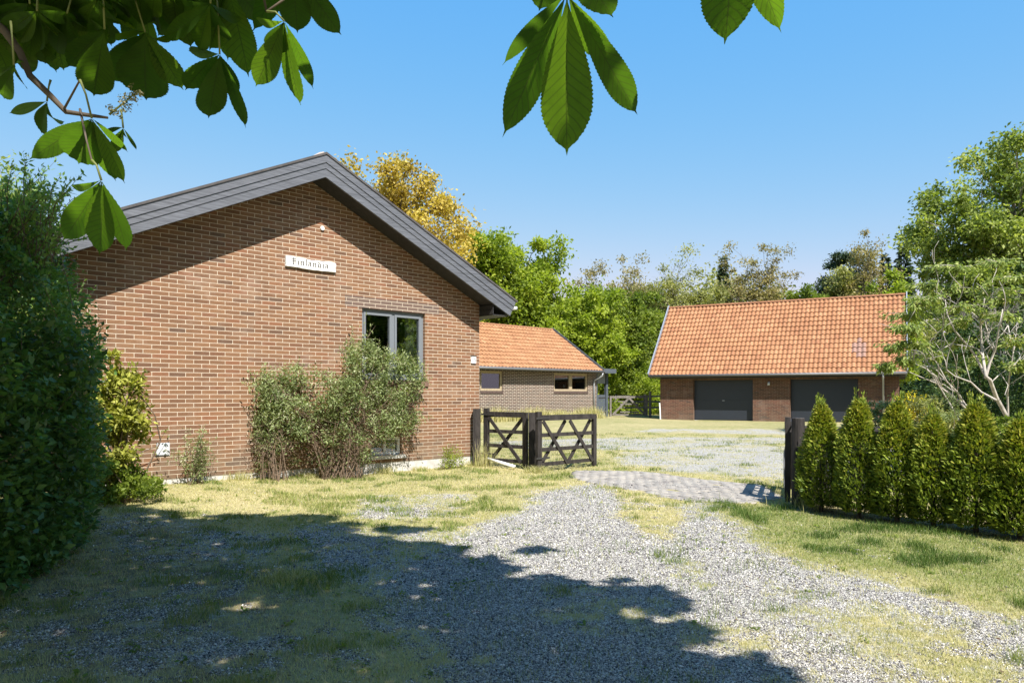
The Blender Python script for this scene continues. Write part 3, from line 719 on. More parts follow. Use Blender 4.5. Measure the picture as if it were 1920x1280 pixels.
def name_board():
    "weathered wooden board with black-letter writing"
    o = empty('name_board', (CORN[0]+.004*.684, CORN[1]-.004*.729, 0), AX, 'bleached wooden name board in black letter script on the brick gable', 'sign')
    xl, xr, z0, z1 = 4.284, 3.348, 3.60, 3.775; r = np.random.RandomState(3); n = 24; top = []; bot = []
    for k in range(n+1):
        t = k/n; x = xl+(xr-xl)*t; e = .012*math.sin(t*9)+.006*math.sin(t*23)
        top.append((x, z1+e*.7-.012*t+r.normal(0, .0015))); bot.append((x, z0+.006*math.sin(t*7+1)-.004*t+r.normal(0, .0015)))
    lf = [(xl-.018, z0+.09), (xl+.004, z0+.14)]; rt = [(xr-.006, z1-.06), (xr+.022, z0+.08), (xr+.004, z0+.03)]
    # outline: top left->right, right edge, bottom right->left, left edge
    poly = top+rt+bot[::-1]+[(xl-.02, z0+.05), (xl-.012, z0+.1)]
    cen = ((xl+xr)/2, (z0+z1)/2+.005)
    m = MB(); N = len(poly); y0, y1 = .002, .034
    vs = [(x, y1, z) for x, z in poly]+[(x, y0, z) for x, z in poly]
    q = len(top)
    fs = []
    m.add(vs, [])
    for i in range(n): # quads between top and bottom chains
        a, b = i, i+1; c, d = (n+1+len(rt))+(n-i-1), (n+1+len(rt))+(n-i)
        fs += [(a, b, c, d), (a+N, d+N, c+N, b+N)]
    rr = list(range(n, n+1+len(rt)+1)); fs += [tuple(rr), tuple(i+N for i in rr[::-1])]
    ll = [0, n+1+len(rt)+n, N-2, N-1]; fs += [tuple(ll[::1]), tuple(i+N for i in ll[::-1])]
    for i in range(N): fs.append((i, (i+1) % N, (i+1) % N+N, i+N))
    m.add([], []); m.f += fs; m.build('board', M['sign_wood'], o)
    T = MB(); h = .058; base = z0+.052; wst = .0145
    ux = [0]
    def X(u): return xl-.115-u*1.3
    def bar(u, a, b, w=wst):  # upright pen stroke with diamond head and foot
        za, zb = base+a, base+b; k = w*.75
        T.prism([(X(u), za+k*.4), (X(u)-w/2, za-k*.3), (X(u)-w, za+k*.5), (X(u)-w, zb-k*.4), (X(u)-w/2, zb+k*.4), (X(u), zb-k*.5)], .0345, .0365)
        T.prism([(X(u)+k*.45, za+k*.5), (X(u)-w/2, za-k*.55), (X(u)-w-k*.45, za+k*.5), (X(u)-w/2, za+k*1.3)], .0367, .0382)
        T.prism([(X(u)+k*.45, zb-k*.5), (X(u)-w/2, zb+k*.55), (X(u)-w-k*.45, zb-k*.5), (X(u)-w/2, zb-k*1.3)], .0367, .0382)
    def hair(u0, a, u1, b, w=.005):
        p = Vector((X(u0), .0355, base+a)); q_ = Vector((X(u1), .0355, base+b)); T.beam(p, q_, .0025, w, (0, 0, 1))
    u = 0; st = .0335
    # F
    bar(u+.012, -.004, h*1.75, .014); bar(u+.036, h*.25, h*1.55, .008); hair(u-.012, h*1.45, u+.062, h*1.75, .007); hair(u, h*.85, u+.055, h*.95, .006); u += .082
    def i_(u): bar(u, 0, h); hair(u-.002, h*1.45, u+.014, h*1.6, .006); return u+.036
    def n_(u): bar(u, 0, h); bar(u+st, 0, h); hair(u+.01, h*.82, u+st+.004, h*1.0); return u+.072
    def l_(u): bar(u, 0, h*1.7); return u+.036
    def a_(u): bar(u+.026, 0, h*.95); bar(u, 0, h*.42, .010); hair(u+.004, h*.5, u+.03, h*.58); hair(u-.002, h*.95, u+.034, h*1.02, .006); return u+.066
    def d_(u): bar(u, 0, h*.75); bar(u+st, 0, h*.8); hair(u-.004, h*1.6, u+st+.006, h*.85, .010); hair(u+.004, 0, u+st, 0, .006); return u+.072
    for f in (i_, n_, l_, a_, n_, d_, i_, a_): u = f(u)
    T.build('lettering', M['ink'], o)
name_board()
def number_plate():
    o = empty('number_plate', (CORN[0], CORN[1], 0), AX, 'small white house number plate near the corner of the brick gable', 'sign')
    a, b, z0, z1 = .11, .235, 2.10, 2.245; m = MB(); m.box(a, b, .003, .03, z0, z1); m.build('plate', M['white'], o)
    c = MB(); c.box(a-.006, b+.006, .003, .04, z1+.001, z1+.012); c.build('cap', M['ink'], o)
    d = MB(); x = b-.03; y0, y1 = .0305, .033
    d.box(x-.014, x, y0, y1, z0+.03, z1-.03)                                      # 1
    d.box(x-.045-.032, x-.045, y0, y1, z1-.042, z1-.03); d.box(x-.045-.010, x-.045, y0, y1, z0+.075, z1-.042); d.box(x-.045-.032, x-.045-.0101, y0, y1, z0+.075, z0+.086)
    d.box(x-.045-.032, x-.045-.022, y0, y1, z0+.042, z0+.0749); d.box(x-.045-.032, x-.045, y0, y1, z0+.03, z0+.0419)
    d.build('digits', M['ink'], o)
number_plate()

def pantiles(name, x0, x1, ye, ze, yr, zr, period, gauge, mat, parent, seed, spots=()):
    "clay pantile surface from the eave line (y=ye,z=ze) up to the ridge (yr,zr)"
    r = np.random.RandomState(seed); L = math.hypot(yr-ye, zr-ze); nt = int(round((x1-x0)/period)); per = (x1-x0)/nt; nr = int(round(L/gauge)); g = L/nr
    ty, tz = (yr-ye)/L, (zr-ze)/L; ny_, nz_ = -tz*np.sign(yr-ye), abs(ty)
    k = 7; prof = np.array([0.0, .012, .040, .060, .058, .032, .002]); px = np.linspace(0, 1, k)*per
    V = []; F = []; va = []
    tilevar = np.clip(r.beta(3, 3, (nr, nt))*.92, 0, .92)
    for (i0, i1, j0, j1) in spots: tilevar[j0:j1, i0:i1] = np.where(r.rand(j1-j0, i1-i0) < .75, .98, tilevar[j0:j1, i0:i1])
    for j in range(nr):
        for i in range(nt):
            b = len(V); jit = r.normal(0, .0025); sj = r.normal(0, .004)
            for s_, lift in ((-.02, .046), (-.02, .012), (-.02+.0005, .046), (g*.5, .026), (g+.02, .0)):
                for q in range(k):
                    s = j*g+s_+sj; bulge = .012*math.sin(q/(k-1)*PI) if s_ < 0 else 0
                    h = prof[q]+lift+jit+.012*math.sin((x0+i*per)*.8+seed)*math.sin(j*.5+1)
                    if s_ == -.02 and lift == .012: h = prof[q]*.9+lift-.006
                    V.append((x0+i*per+px[q]*1.02, ye+ty*(s-bulge)+ny_*h, ze+tz*(s-bulge)+nz_*h))
            va += [tilevar[j, i]]*(5*k)
            for (ra, rb) in ((0, 1), (2, 3), (3, 4)):
                for q in range(k-1): F.append((b+ra*k+q, b+ra*k+q+1, b+rb*k+q+1, b+rb*k+q))
    me = np_mesh(name, np.array(V), np.array(F), va); return link(name, me, mat, parent)
def ridge_tiles(x0, x1, y, z, mat, parent, pitch, r0=.11):
    n = int((x1-x0)/.36); st = (x1-x0)/n; m = MB(); vs = []
    for k in range(n):
        a = x0+k*st; b = a+st*1.04
        for (xa, rr) in ((a, r0*1.06), (b, r0*.95)):
            pass
        pts = lambda x, rr: [(x, y+math.cos(t)*rr, z+math.sin(t)*rr*.8-.02) for t in np.linspace(0, PI, 9)]
        A = pts(a, r0*1.08); B = pts(b, r0*.94); i = len(vs); vs += A+B
        m.f += [(i+q, i+q+1, i+10+q, i+9+q) for q in range(8)]+[tuple(range(i, i+9))]
    m.v = vs; return m.build('ridge_tile', mat, parent)
def stable():
    zg = .30; O = empty('stable_building', (4.14, 35.3, 0), AX, 'low dark brick outbuilding with weathered orange tile roof and timber windows', 'outbuilding')
    L = 11.2; yb = -6.1
    W1 = (6.23, 7.50, 1.62, 2.46); W2 = (.638, 3.02, 1.62, 2.46)
    wall_mesh('wall', [0, L], lambda x: 2.72, zg-.3, [W1, W2], .25, M['brick_dark'], O)
    e = MB()
    for a in (0.0, L-.25):
        pl = [(-.2505, zg-.3), (yb, zg-.3), (yb, 2.66), (-3.05, 4.78), (-.2505, 2.86)]
        vs = [(a, y, z) for y, z in pl]+[(a+.25, y, z) for y, z in pl]; n = 5
        e.add(vs, [tuple(range(n)), tuple(range(2*n-1, n-1, -1))]+[(i, i+n, (i+1) % n+n, (i+1) % n) for i in range(n)])
    e.box(.25, L-.25, yb, yb+.25, zg-.3, 2.66); e.build('end_wall', M['brick_dark'], O)
    ye, ze, yr, zr = .36, 2.60, -3.06, 4.80
    rb = MB(); pl = [(ye-.02, ze-.03), (yr, zr-.02), (2*yr-ye, ze-.03), (2*yr-ye, ze-.12), (yr, zr-.14), (ye-.02, ze-.10)]
    n = 6; vs = [(-.06, y, z) for y, z in pl]+[(L+.1, y, z) for y, z in pl]
    rb.add(vs, [tuple(range(n)), tuple(range(2*n-1, n-1, -1))]+[(i, i+n, (i+1) % n+n, (i+1) % n) for i in range(n)]); rb.build('roof_deck', M['soffit'], O)
    pantiles('roof', -.06, L+.1, ye, ze, yr, zr, .2, .33, M['tile_old'], O, 5)
    pantiles('rear_roof', -.06, L+.1, 2*yr-ye, ze, yr, zr, .2, .33, M['tile_old'], O, 6)
    ridge_tiles(-.05, L+.1, yr, zr+.035, M['tile_old'], O, 0)
    v = MB(); v.beam((-.085, ye+.03, ze+.03), (-.085, yr, zr+.08), .035, .17); v.beam((-.085, 2*yr-ye, ze+.03), (-.085, yr, zr+.08), .035, .17); v.build('verge_board', M['slate_blue'], O)
    g = MB(); g.tube([(-.08, ye+.06, ze-.03), (L+.1, ye+.06, ze-.03)], .065, 10); g.build('gutter', M['dark_zinc'], O, True)
    d = MB(); d.tube([(.02, ye+.06, ze-.06), (.04, ye+.05, ze-.22), (.22, .07, ze-.42), (.25, .06, ze-.55), (.25, .06, .3)], .045, 10); d.build('downpipe', M['zinc'], O, True)
    for (a, b, z0, z1), nb in ((W1, 1), (W2, 2)):
        f = MB(); t = .10; ya, yb2 = -.14, -.05
        f.box(a+.003, a+t, ya, yb2, z0+.003, z1-.003); f.box(b-t, b-.003, ya, yb2, z0+.003, z1-.003); f.box(a+t, b-t, ya, yb2, z0+.003, z0+t); f.box(a+t, b-t, ya, yb2, z1-t, z1-.003)
        if nb == 2: f.box((a+b)/2-.10, (a+b)/2+.10, ya, yb2+.005, z0+t, z1-t)
        w = f.build('window', M['old_window_wood'], O); p = MB()
        spans = [(a+t, b-t)] if nb == 1 else [(a+t, (a+b)/2-.1), ((a+b)/2+.1, b-t)]
        for q0, q1 in spans:
            pp = MB(); pp.box(q0, q1, -.10, -.095, z0+t, z1-t); pp.build('pane', M['glass'], w)
            c = MB(); c.box(q0, q1, -.112, -.108, z1-t-.36, z1-t); c.build('blind', plain('dim_blind', (.06, .06, .058), .9, 9, .2, 0), w)
        sl = MB(); n_ = int((b-a)/.075)
        for k in range(n_): sl.box(a+k*(b-a)/n_+.004, a+(k+1)*(b-a)/n_-.004, -.05, .035, z0-.11, z0-.001)
        sl.build('sill', plain('dark_sill_brick', (.09, .06, .05), .9, 14, .3, .3), O)
    # horizontal timber step of the two brick colours left of the wall
    ib = MB(); ib.box(.3, L-.3, -3.4, -3.3, .1, 2.6); ib.build('room_wall', M['interior'], O)
stable()
def annex():
    O = empty('stable_door_shed', (4.62, 36.6, .30), AX, 'dark boarded flat roofed shed with a half open stable door behind the brick outbuilding', 'shed')
    f = MB(); f.box(-.52, 3.0, -3.0, .45, 2.24, 2.46); f.build('flat_roof', M['slate_blue'], O)
    w = MB(); w.box(.42, 3.0, -2.6, 0, 0, 2.24); w.build('wall', M['slate_blue'], O)
    j = MB(); j.box(-.36, -.22, -.1, .04, 0, 2.24); j.build('post', M['slate_blue'], O)
    d = MB()
    for k in range(7): d.box(-.21, .40, -.06, -.02, .08+k*.155, .08+k*.155+.148)
    dd = d.build('half_door', M['slate_blue'], O)
    for z in (.25, .98): h = MB(); h.box(-.26, .3, -.019, -.008, z, z+.05); h.build('hinge', M['ink'], dd)
    u = MB(); u.box(-.21, .40, -.06, -.02, 1.72, 2.23); u.build('top_panel', plain('grey_panel', (.20, .22, .23), .6, 8, .1, 0), O)
    b = MB(); b.box(-.21, .41, -1.6, -1.5, 0, 2.2); b.build('dark_interior', M['interior'], O)
annex()
def garage():
    GA = -math.atan2(.474, .8805); zg = .2
    O = empty('garage_building', (7.516, 36.5, 0), GA, 'brown brick double garage with steep orange pantile roof and two dark doors', 'garage')
    L = 10.67; D1 = (1.666, 4.515, zg, 2.18); D2 = (6.188, 9.05, zg, 2.18); D0 = [(a, b, zg-.35, d) for a, b, c, d in (D1, D2)]
    wall_mesh('wall', [0, L], lambda x: 2.42, zg-.35, D0, .30, M['brick_garage'], O, ydir=1)
    yr = 3.23; zr = 6.18; ye = -.43; ze = 2.42; yb = 2*yr
    e = MB()
    for a in (0.0, L-.25):
        pl = [(.3005, zg-.35), (yb, zg-.35), (yb, 2.75), (yr, 6.0), (.3005, 2.98)]; n = 5
        vs = [(a, y, z) for y, z in pl]+[(a+.25, y, z) for y, z in pl]
        e.add(vs, [tuple(range(n)), tuple(range(2*n-1, n-1, -1))]+[(i, i+n, (i+1) % n+n, (i+1) % n) for i in range(n)])
    e.box(.25, L-.25, yb-.25, yb, zg-.35, 2.6); e.build('end_wall', M['brick_garage'], O)
    x0, x1 = -.45, 10.95
    rb = MB(); pl = [(ye+.02, ze-.05), (yr, zr-.05), (2*yr-ye, ze-.05), (2*yr-ye, ze-.16), (yr, zr-.20), (ye+.12, ze-.10)]; n = 6
    vs = [(x0+.01, y, z) for y, z in pl]+[(x1-.01, y, z) for y, z in pl]
    rb.add(vs, [tuple(range(n)), tuple(range(2*n-1, n-1, -1))]+[(i, i+n, (i+1) % n+n, (i+1) % n) for i in range(n)]); rb.build('roof_deck', M['soffit'], O)
    pantiles('roof', x0, x1, ye, ze, yr, zr, .2, .33, M['tile'], O, 15, spots=[(46, 49, 3, 7)])
    pantiles('rear_roof', x0, x1, 2*yr-ye, ze, yr, zr, .2, .33, M['tile'], O, 16)
    ridge_tiles(x0, x1, yr, zr+.04, M['tile'], O, 0)
    s = MB(); s.box(x0+.02, x1-.02, ye+.03, -.001, ze-.16, ze-.12); s.build('soffit', M['soffit'], O)
    v = MB()
    zm = plain('blue_grey_zinc', (.24, .27, .33), .5, 8, .1, 0)
    for x in (x0-.03, x1+.03):
        v = MB(); v.beam((x, ye-.03, ze+.03), (x, yr, zr+.09), .045, .2); v.build('verge_board', zm, O)
        v = MB(); v.beam((x, 2*yr-ye, ze+.03), (x, yr+.001, zr+.089), .045, .2); v.build('verge_board', zm, O)
    g = MB(); g.tube([(x0-.02, ye-.06, ze-.03), (x1+.02, ye-.06, ze-.03)], .07, 10); g.build('gutter', M['dark_zinc'], O, True)
    d = MB(); d.tube([(10.05, ye-.06, ze-.06), (10.05, ye-.04, ze-.2), (10.05, -.07, ze-.5), (10.05, -.07, .2)], .045, 10); d.build('downpipe', M['zinc'], O, True)
    pm = plain('anthracite_door_panel', (.021, .026, .037), .45, 6, .06, 0)
    for (a, b, c, t) in (D1, D2):
        q = MB(); q.box(a, b, .262, .30, zg, t); dr = q.build('garage_door', pm, O); pn = MB()
        for k in range(4):
            z = zg+.03+k*(t-zg-.05)/4; pn.box(a+.04, b-.04, .25, .2615, z+.003, z+(t-zg-.05)/4-.006)
            for r_ in range(1, 5):
                pass
        pn.build('door_panel', pm, dr); h = MB(); h.box((a+b)/2-.05, (a+b)/2+.05, .22, .2495, zg+.95, zg+.99); h.build('handle', M['zinc'], dr)
        lt = MB(); lt.box(a-.05, b+.05, -.10, .26, zg-.30, zg-.002); lt.build('threshold', M['plinth'], O)
    la = MB(); la.tube([(5.25, -.002, 2.02), (5.25, -.09, 2.02)], .05, 10); la.tube([(5.25, -.09, 2.04), (5.25, -.09, 1.90)], .055, 12)
    lo = la.build('wall_lamp', M['vent_grey'], O, True); tag(lo, 'small grey wall lamp between the garage doors')
garage()
# ------------------------------------------------------------------ gates and fences
def post(name, label, x, y, h, r, mat, group=None, square=False, lean=(0, 0), cat='post'):
    z = float(ground_z(x, y)); m = MB()
    if square: m.beam((0, 0, -.3), (lean[0], lean[1], h), r*2, r*2, (0, 1, 0))
    else:
        m.tube([(0, 0, -.3), (lean[0]*.5, lean[1]*.5, h*.5), (lean[0], lean[1], h-.012), (lean[0], lean[1], h)], [r*1.03, r, r, r*.88], 16)
    o = m.build(name, mat, None, not square and False); o.location = (x, y, z); tag(o, label, cat, group); return o
def gate(name, label, p, q, h, crosses, bottom=.1, rails=4, mat=None, drop=0.0, stile=(.11, .10), mesh=True):
    mat = mat or M['black_wood']; p = np.array(p, float); q = np.array(q, float); z = float(ground_z(*p)); L = float(np.hypot(*(q-p)))
    O = empty(name, (p[0], p[1], z), math.atan2(q[1]-p[1], q[0]-p[0]), label, 'gate')
    f = MB(); f.box(0, stile[0], -.035, .035, .0, h+.07); f.build('stile', mat, O)
    f = MB(); f.box(L-stile[1], L, -.033, .033, .02+drop, h+.0+drop); f.build('stile', mat, O)
    f = MB(); f.box(stile[0]+.001, L-.001 if stile[1] < .09 else L-stile[1]-.001, -.042, .042, h-.10, h+.005); f.build('top_rail', mat, O)
    for k in range(1, rails):
        zz = h-.10-(h-.10-bottom)*k/(rails-1)-.0; f = MB(); f.box(stile[0]+.001, L-stile[1]-.001, -.018, .018, zz-.035, zz+.035); f.build('rail', mat, O)
    nc = crosses; w = (L-stile[0]-stile[1])/nc
    for k in range(nc):
        a = stile[0]+k*w+.03; b = a+w-.06
        f = MB(); f.beam((a, -.032, h-.11), (b, -.032, bottom-.02), .022, .07); f.build('brace', mat, O)
        f = MB(); f.beam((b, .032, h-.11), (a, .032, bottom-.02), .022, .07); f.build('brace', mat, O)
    if mesh:
        wm = MB(); zt = h*.62; n = int((L-.2)/.05)
        for k in range(n+1): x = stile[0]+k*(L-stile[0]-stile[1])/n; wm.beam((x, .055, bottom), (x, .055, zt), .0016, .0016)
        for k in range(int((zt-bottom)/.05)+1): zz = bottom+k*.05; wm.beam((stile[0], .056, zz), (L-stile[1], .056, zz), .0016, .0016)
        wm.build('wire_mesh', M['zinc'], O)
    for zz in (h-.05, bottom+.12):
        hb = MB(); hb.box(-.05, .30, -.052, -.044, zz-.018, zz+.018); hb.build('hinge', M['ink'], O)
    return O
LP = (-.66, 14.72); CP = (.392, 13.95)
post('gate_post', 'black weathered gate post against the corner of the brick house', LP[0]-.06, LP[1]+.02, 1.16, .075, M['black_wood'], 'black posts of the drive gate', True)
post('gate_post', 'middle black gate post between the two left gate leaves', CP[0], CP[1], 1.11, .07, M['black_wood'], 'black posts of the drive gate', True)
gate('gate', 'narrow black timber gate leaf with one cross, closed between the house and the middle post', (-.565, 14.78), (.30, 14.10), 1.10, 1, .13)
gate('gate', 'wide black timber gate leaf with two crosses, standing open beside the drive', (.462, 13.54), (1.70, 14.66), 1.065, 2, .14, stile=(.11, .09))
gate('gate', 'black timber gate leaf seen edge on, standing open beside the right post', (3.715, 9.70), (4.27, 11.10), 1.07, 2, .13)
post('gate_post', 'round black gate post at the near end of the conifer hedge', 3.768, 9.48, 1.145, .082, M['black_wood'], 'black posts of the drive gate')
def side_panel():
    O = empty('board_fence', (3.88, 9.50, 0), -.62, 'dark board fence panel between the round post and the conifer hedge', 'fence')
    m = MB(); m.tube([(-.02, .02, 1.0), (.95, .02, .99)], .045, 10); m.build('top_rail', M['black_wood'], O)
    for k in range(7):
        b = MB(); b.box(.01, .92, .03, .05, .1+k*.125, .1+k*.125+.115); b.build('board', M['black_wood'], O)
    for x in (.87,): b = MB(); b.box(x-.05, x+.05, .055, .155, -.2, 1.05); b.build('fence_post', M['black_wood'], O)
side_panel()
def pole():
    z = float(ground_z(-.3, 14.4)); m = MB(); m.tube([(-.52, 14.62, .16), (.05, 14.02, .055)], .032, 12); o = m.build('plastic_pipe', M['white'], None, True); tag(o, 'white plastic pipe lying on the grass under the narrow gate', 'pipe')
pole()
def field_gate():
    p = at(1143, 784, 38.0); q = at(1214, 784, 38.5); z = float(ground_z(p[0], p[1]))
    O = empty('field_gate', (p[0], p[1], z), math.atan2(q[1]-p[1], q[0]-p[0]), 'grey weathered timber field gate between the brick outbuilding and the garage', 'gate')
    L = float(np.hypot(*(q-p)[:2])); h = 1.08; g = M['grey_wood']
    for nm, a in (('stile', (0, .10, -.04, .04, 0, h)), ('stile', (L-.14, L, -.04, .04, 0, h+.05)), ('top_rail', (.1, L-.14, -.03, .03, h-.11, h)), ('bottom_rail', (.1, L-.14, -.03, .03, .05, .13)), ('rail', (.6, L-.5, .0, .03, .20, .27)), ('rail', (.6, L-.5, .0, .03, .62, .69))):
        m = MB(); m.box(*a); m.build(nm, g, O)
    for a, b in ((.15, L*.5), (L-.18, L*.5)):
        m = MB(); m.beam((a, -.05, .1), (b, -.05, h-.1), .03, .10); m.build('brace', g, O)
field_gate()
post('fence_post', 'tall grey timber post at the right end of the field gate', *at(1219, 784, 38.6)[:2], 1.42, .07, M['grey_wood'], 'grey posts by the field gate')
post('fence_post', 'grey timber post left of the field gate beside the dark shed', *at(1137, 784, 37.6)[:2], 1.30, .08, M['grey_wood'], 'grey posts by the field gate')
post('marker_post', 'thin white leaning post against the left corner of the garage', *at(1238.5, 786, 36.0)[:2], .82, .035, M['white'], None, False, (-.05, 0))
def rail_fence():
    a = at(1100, 775, 43); b = at(1262, 775, 43.5); z = float(ground_z(a[0], a[1])); L = float(np.hypot(*(b-a)[:2]))
    O = empty('rail_fence', (a[0], a[1], z), math.atan2(b[1]-a[1], b[0]-a[0]), 'grey post and rail paddock fence behind the field gate', 'fence')
    n = 4
    for k in range(n): m = MB(); x = k*L/(n-1); m.box(x-.05, x+.05, -.05, .05, -.2, 1.15); m.build('fence_post', M['grey_wood'], O)
    for zz in (.35, .7, 1.02): m = MB(); m.beam((0, -.07, zz), (L, -.07, zz+.02), .035, .10); m.build('rail', M['grey_wood'], O)
rail_fence()

# ------------------------------------------------------------------ conifer hedge
def thuja(name, label, x, y, h, R, seed, group):
    r = np.random.RandomState(seed); O = empty(name, (x, y, float(ground_z(x, y))), r.uniform(0, 6), label, 'conifer', group)
    n = 11000; zf = r.rand(n)**.95; th = r.rand(n)*2*PI
    prof = np.interp(zf, [0, .06, .15, .35, .6, .8, .92, 1], [.62, .85, .98, 1.0, .80, .50, .30, .06])
    cl = .66+.62*fbm(th*2.2+seed, zf*6, .6, seed, 3)+.10*np.sin(th*3+zf*7+seed)
    rad = R*prof*cl*(1-.42*r.rand(n)**2.2)
    P = np.stack([np.cos(th)*rad, np.sin(th)*rad, .06+zf*h*.97], 1)
    o = np.stack([np.cos(th), np.sin(th), np.full(n, .95)], 1)
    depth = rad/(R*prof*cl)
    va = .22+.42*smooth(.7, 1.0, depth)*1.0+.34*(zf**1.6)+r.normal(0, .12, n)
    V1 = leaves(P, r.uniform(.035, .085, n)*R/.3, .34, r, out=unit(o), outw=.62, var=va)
    # upright leader shoots
    m = 1100; k = 18; ang = r.rand(k)*2*PI; tips = np.stack([np.cos(ang)*R*.33*r.rand(k), np.sin(ang)*R*.33*r.rand(k), h*r.uniform(.88, 1.13, k)], 1); ix = r.randint(0, k, m); s = r.rand(m)
    P2 = tips[ix]*np.stack([.8+.2*s, .8+.2*s, .72+.28*s], 1)+r.normal(0, .012, (m, 3))
    V2 = leaves(P2, r.uniform(.03, .06, m), .3, r, out=np.tile([[0, 0, 1.]], (m, 1)), outw=.7, var=.72+r.normal(0, .14, m))
    t = MB(); t.tube([(0, 0, -.1), (0, 0, h*.5), (0, 0, h*.9)], [.028, .02, .006], 7)
    for k in range(30):
        a = r.rand()*6.28; z = r.uniform(.05, .8)*h; t.tube([(0, 0, z), (math.cos(a)*R*.6, math.sin(a)*R*.6, z+.14)], [.008, .003], 3, False)
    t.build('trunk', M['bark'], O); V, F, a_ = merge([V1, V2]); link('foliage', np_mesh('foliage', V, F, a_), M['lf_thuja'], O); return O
TH = [(1540, 963, 8.95, 742, 'conifer beside the round black gate post, first of the hedge row'), (1611, 975, 8.45, 727, 'slim pointed conifer standing second from the gate post in the hedge row'),
      (1682, 985, 8.15, 733, 'bushy conifer with twin tips, third from the gate post in the hedge row'), (1750, 995, 7.85, 755, 'shorter conifer standing fourth from the gate post in the hedge row'),
      (1830, 1005, 7.55, 735, 'conifer fifth from the gate post in front of the pale barked shrub'), (1912, 1012, 7.25, 762, 'conifer cut by the right edge of the picture, last of the hedge row')]
for k, (px, py, Y, ty, lb) in enumerate(TH):
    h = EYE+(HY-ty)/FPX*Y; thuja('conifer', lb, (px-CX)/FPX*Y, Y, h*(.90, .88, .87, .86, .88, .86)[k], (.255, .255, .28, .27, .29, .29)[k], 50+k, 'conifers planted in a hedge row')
thuja('conifer', 'conifer standing beyond the right edge of the hedge row', 5.45, 6.95, 1.4, .30, 60, 'conifers planted in a hedge row')

# ------------------------------------------------------------------ big left hedge and shrubs by the wall
def hedge():
    r = np.random.RandomState(12); OR = np.array([-4.6, 6.2, 0]); O = empty('hedge_shrub', tuple(OR), 0, 'tall dense dark green hedge shrub in shade at the left edge', 'hedge')
    K = [(-4.30, 5.75, .80, 2.65), (-4.66, 6.35, .86, 3.05), (-5.02, 7.1, .84, 2.8), (-4.25, 5.0, .85, 2.35), (-5.42, 7.8, .84, 2.5), (-5.2, 5.6, 1.3, 3.45), (-5.0, 4.4, 1.2, 3.2)]
    wts = np.array([1.5, 1.5, 1.2, 1.1, .7, 1.4, .8]); wts /= wts.sum(); n = 120000; ix = r.choice(len(K), n, p=wts); KK = np.array(K)[ix]
    zf = r.rand(n); th = r.rand(n)*2*PI; prof = np.interp(zf, [0, .08, .3, .65, .8, .92, 1], [.80, .92, 1.0, 1.0, .86, .62, .2])
    lump = .66+.62*fbm(th*1.8+ix*3.1, zf*5, .55, 5, 3); rad = KK[:, 2]*prof*lump*(1-.35*r.rand(n)**1.8)
    u = np.stack([np.cos(th), np.sin(th), np.interp(zf, [0, .7, 1], [-.1, .3, 1.2])], 1)
    P = np.stack([KK[:, 0]+np.cos(th)*rad, KK[:, 1]+np.sin(th)*rad, .02+zf*KK[:, 3]*(.93+.14*fbm(th*2, zf*0+ix, .6, 8, 2))], 1)
    ok = (np.sin(th)*-1+np.cos(th)*.6 > -.45)
    P = P[ok]; u = unit(u[ok]); n = len(P)
    cl = fbm(P[:, 1]+P[:, 0], P[:, 2], .30, 9, 3); va = .25+.9*(cl-.35)+r.normal(0, .17, n)
    parts = [leaves(P-OR, r.uniform(.035, .095, n)*(1-.25*(P[:, 2] > 2)), .56, r, out=u, outw=.3, flat=.25, var=va)]
    tw = MB()
    for k in range(330):
        a = P[r.randint(n)]-OR
        if a[2] < .9 and r.rand() < .8: continue
        d = unit((np.array([.18*r.normal(), .1*r.normal(), .8])+r.normal(0, .35, 3))[None])[0]; L = r.uniform(.18, .42)*(1.3 if a[2] > 2.2 else .8)
        q = a+d*L
        if (q[0]-4.6)/-(q[1]+6.2) < (.572 if a[2] < 2.2 else .55): continue
        tw.tube([a-d*.2, a+d*L*.5, q], [.004, .003, .001], 4, False); m = 15; s = np.linspace(.1, 1, m)
        parts.append(leaves(a+np.outer(s*L, d), r.uniform(.03, .055, m), .42, r, out=np.tile(d, (m, 1)), outw=.4, var=.78+r.normal(0, .15, m)))
    # loose young shoots over the top, leaning to the right in front of the eave
    for k in range(170):
        px, py = r.uniform(-20, 105), r.uniform(400, 540); Y = r.uniform(5.9, 6.9); a = at(px, py, Y)-OR
        t_ = at(px+r.uniform(-25, 75), py-r.uniform(50, 120)*(1 if px < 90 else .55), Y+r.uniform(-.2, .2))-OR; d = t_-a; L = np.linalg.norm(d); mid = a+d*.5+np.array([-.02, 0, .06])
        tw.tube([a-d*.4, a, mid, t_], [.005, .004, .003, .001], 4, False); m = int(26*L/.4)+8; s = r.rand(m)
        q = np.where(s[:, None] < .5, a+(mid-a)*2*s[:, None], mid+(t_-mid)*(2*s[:, None]-1))
        parts.append(leaves(q+r.normal(0, .012, (m, 3)), r.uniform(.025, .06, m), .45, r, out=np.tile(d/L, (m, 1)), outw=.4, var=.82+r.normal(0, .15, m)))
    for k in range(40):
        y0 = r.uniform(-1.4, 1.2); x0 = -.45+r.uniform(-.5, .25)-.55*y0; tw.tube([(x0, y0, 0), (x0+r.normal(0, .08), y0+r.normal(0, .1), 1.0), (x0+r.normal(0, .2), y0+r.normal(0, .2), r.uniform(1.5, 2.1))], [.02, .014, .005], 5, False)
    tw.build('stems', M['twig'], O); V, F, a_ = merge(parts); link('foliage', np_mesh('foliage', V, F, a_), M['lf_hedge'], O)
hedge()
leaf_litter()
weeds()
def loc_house(t, out, z=0.0):
    return np.array([CORN[0]-.729*t+.684*out, CORN[1]-.684*t-.729*out, z])
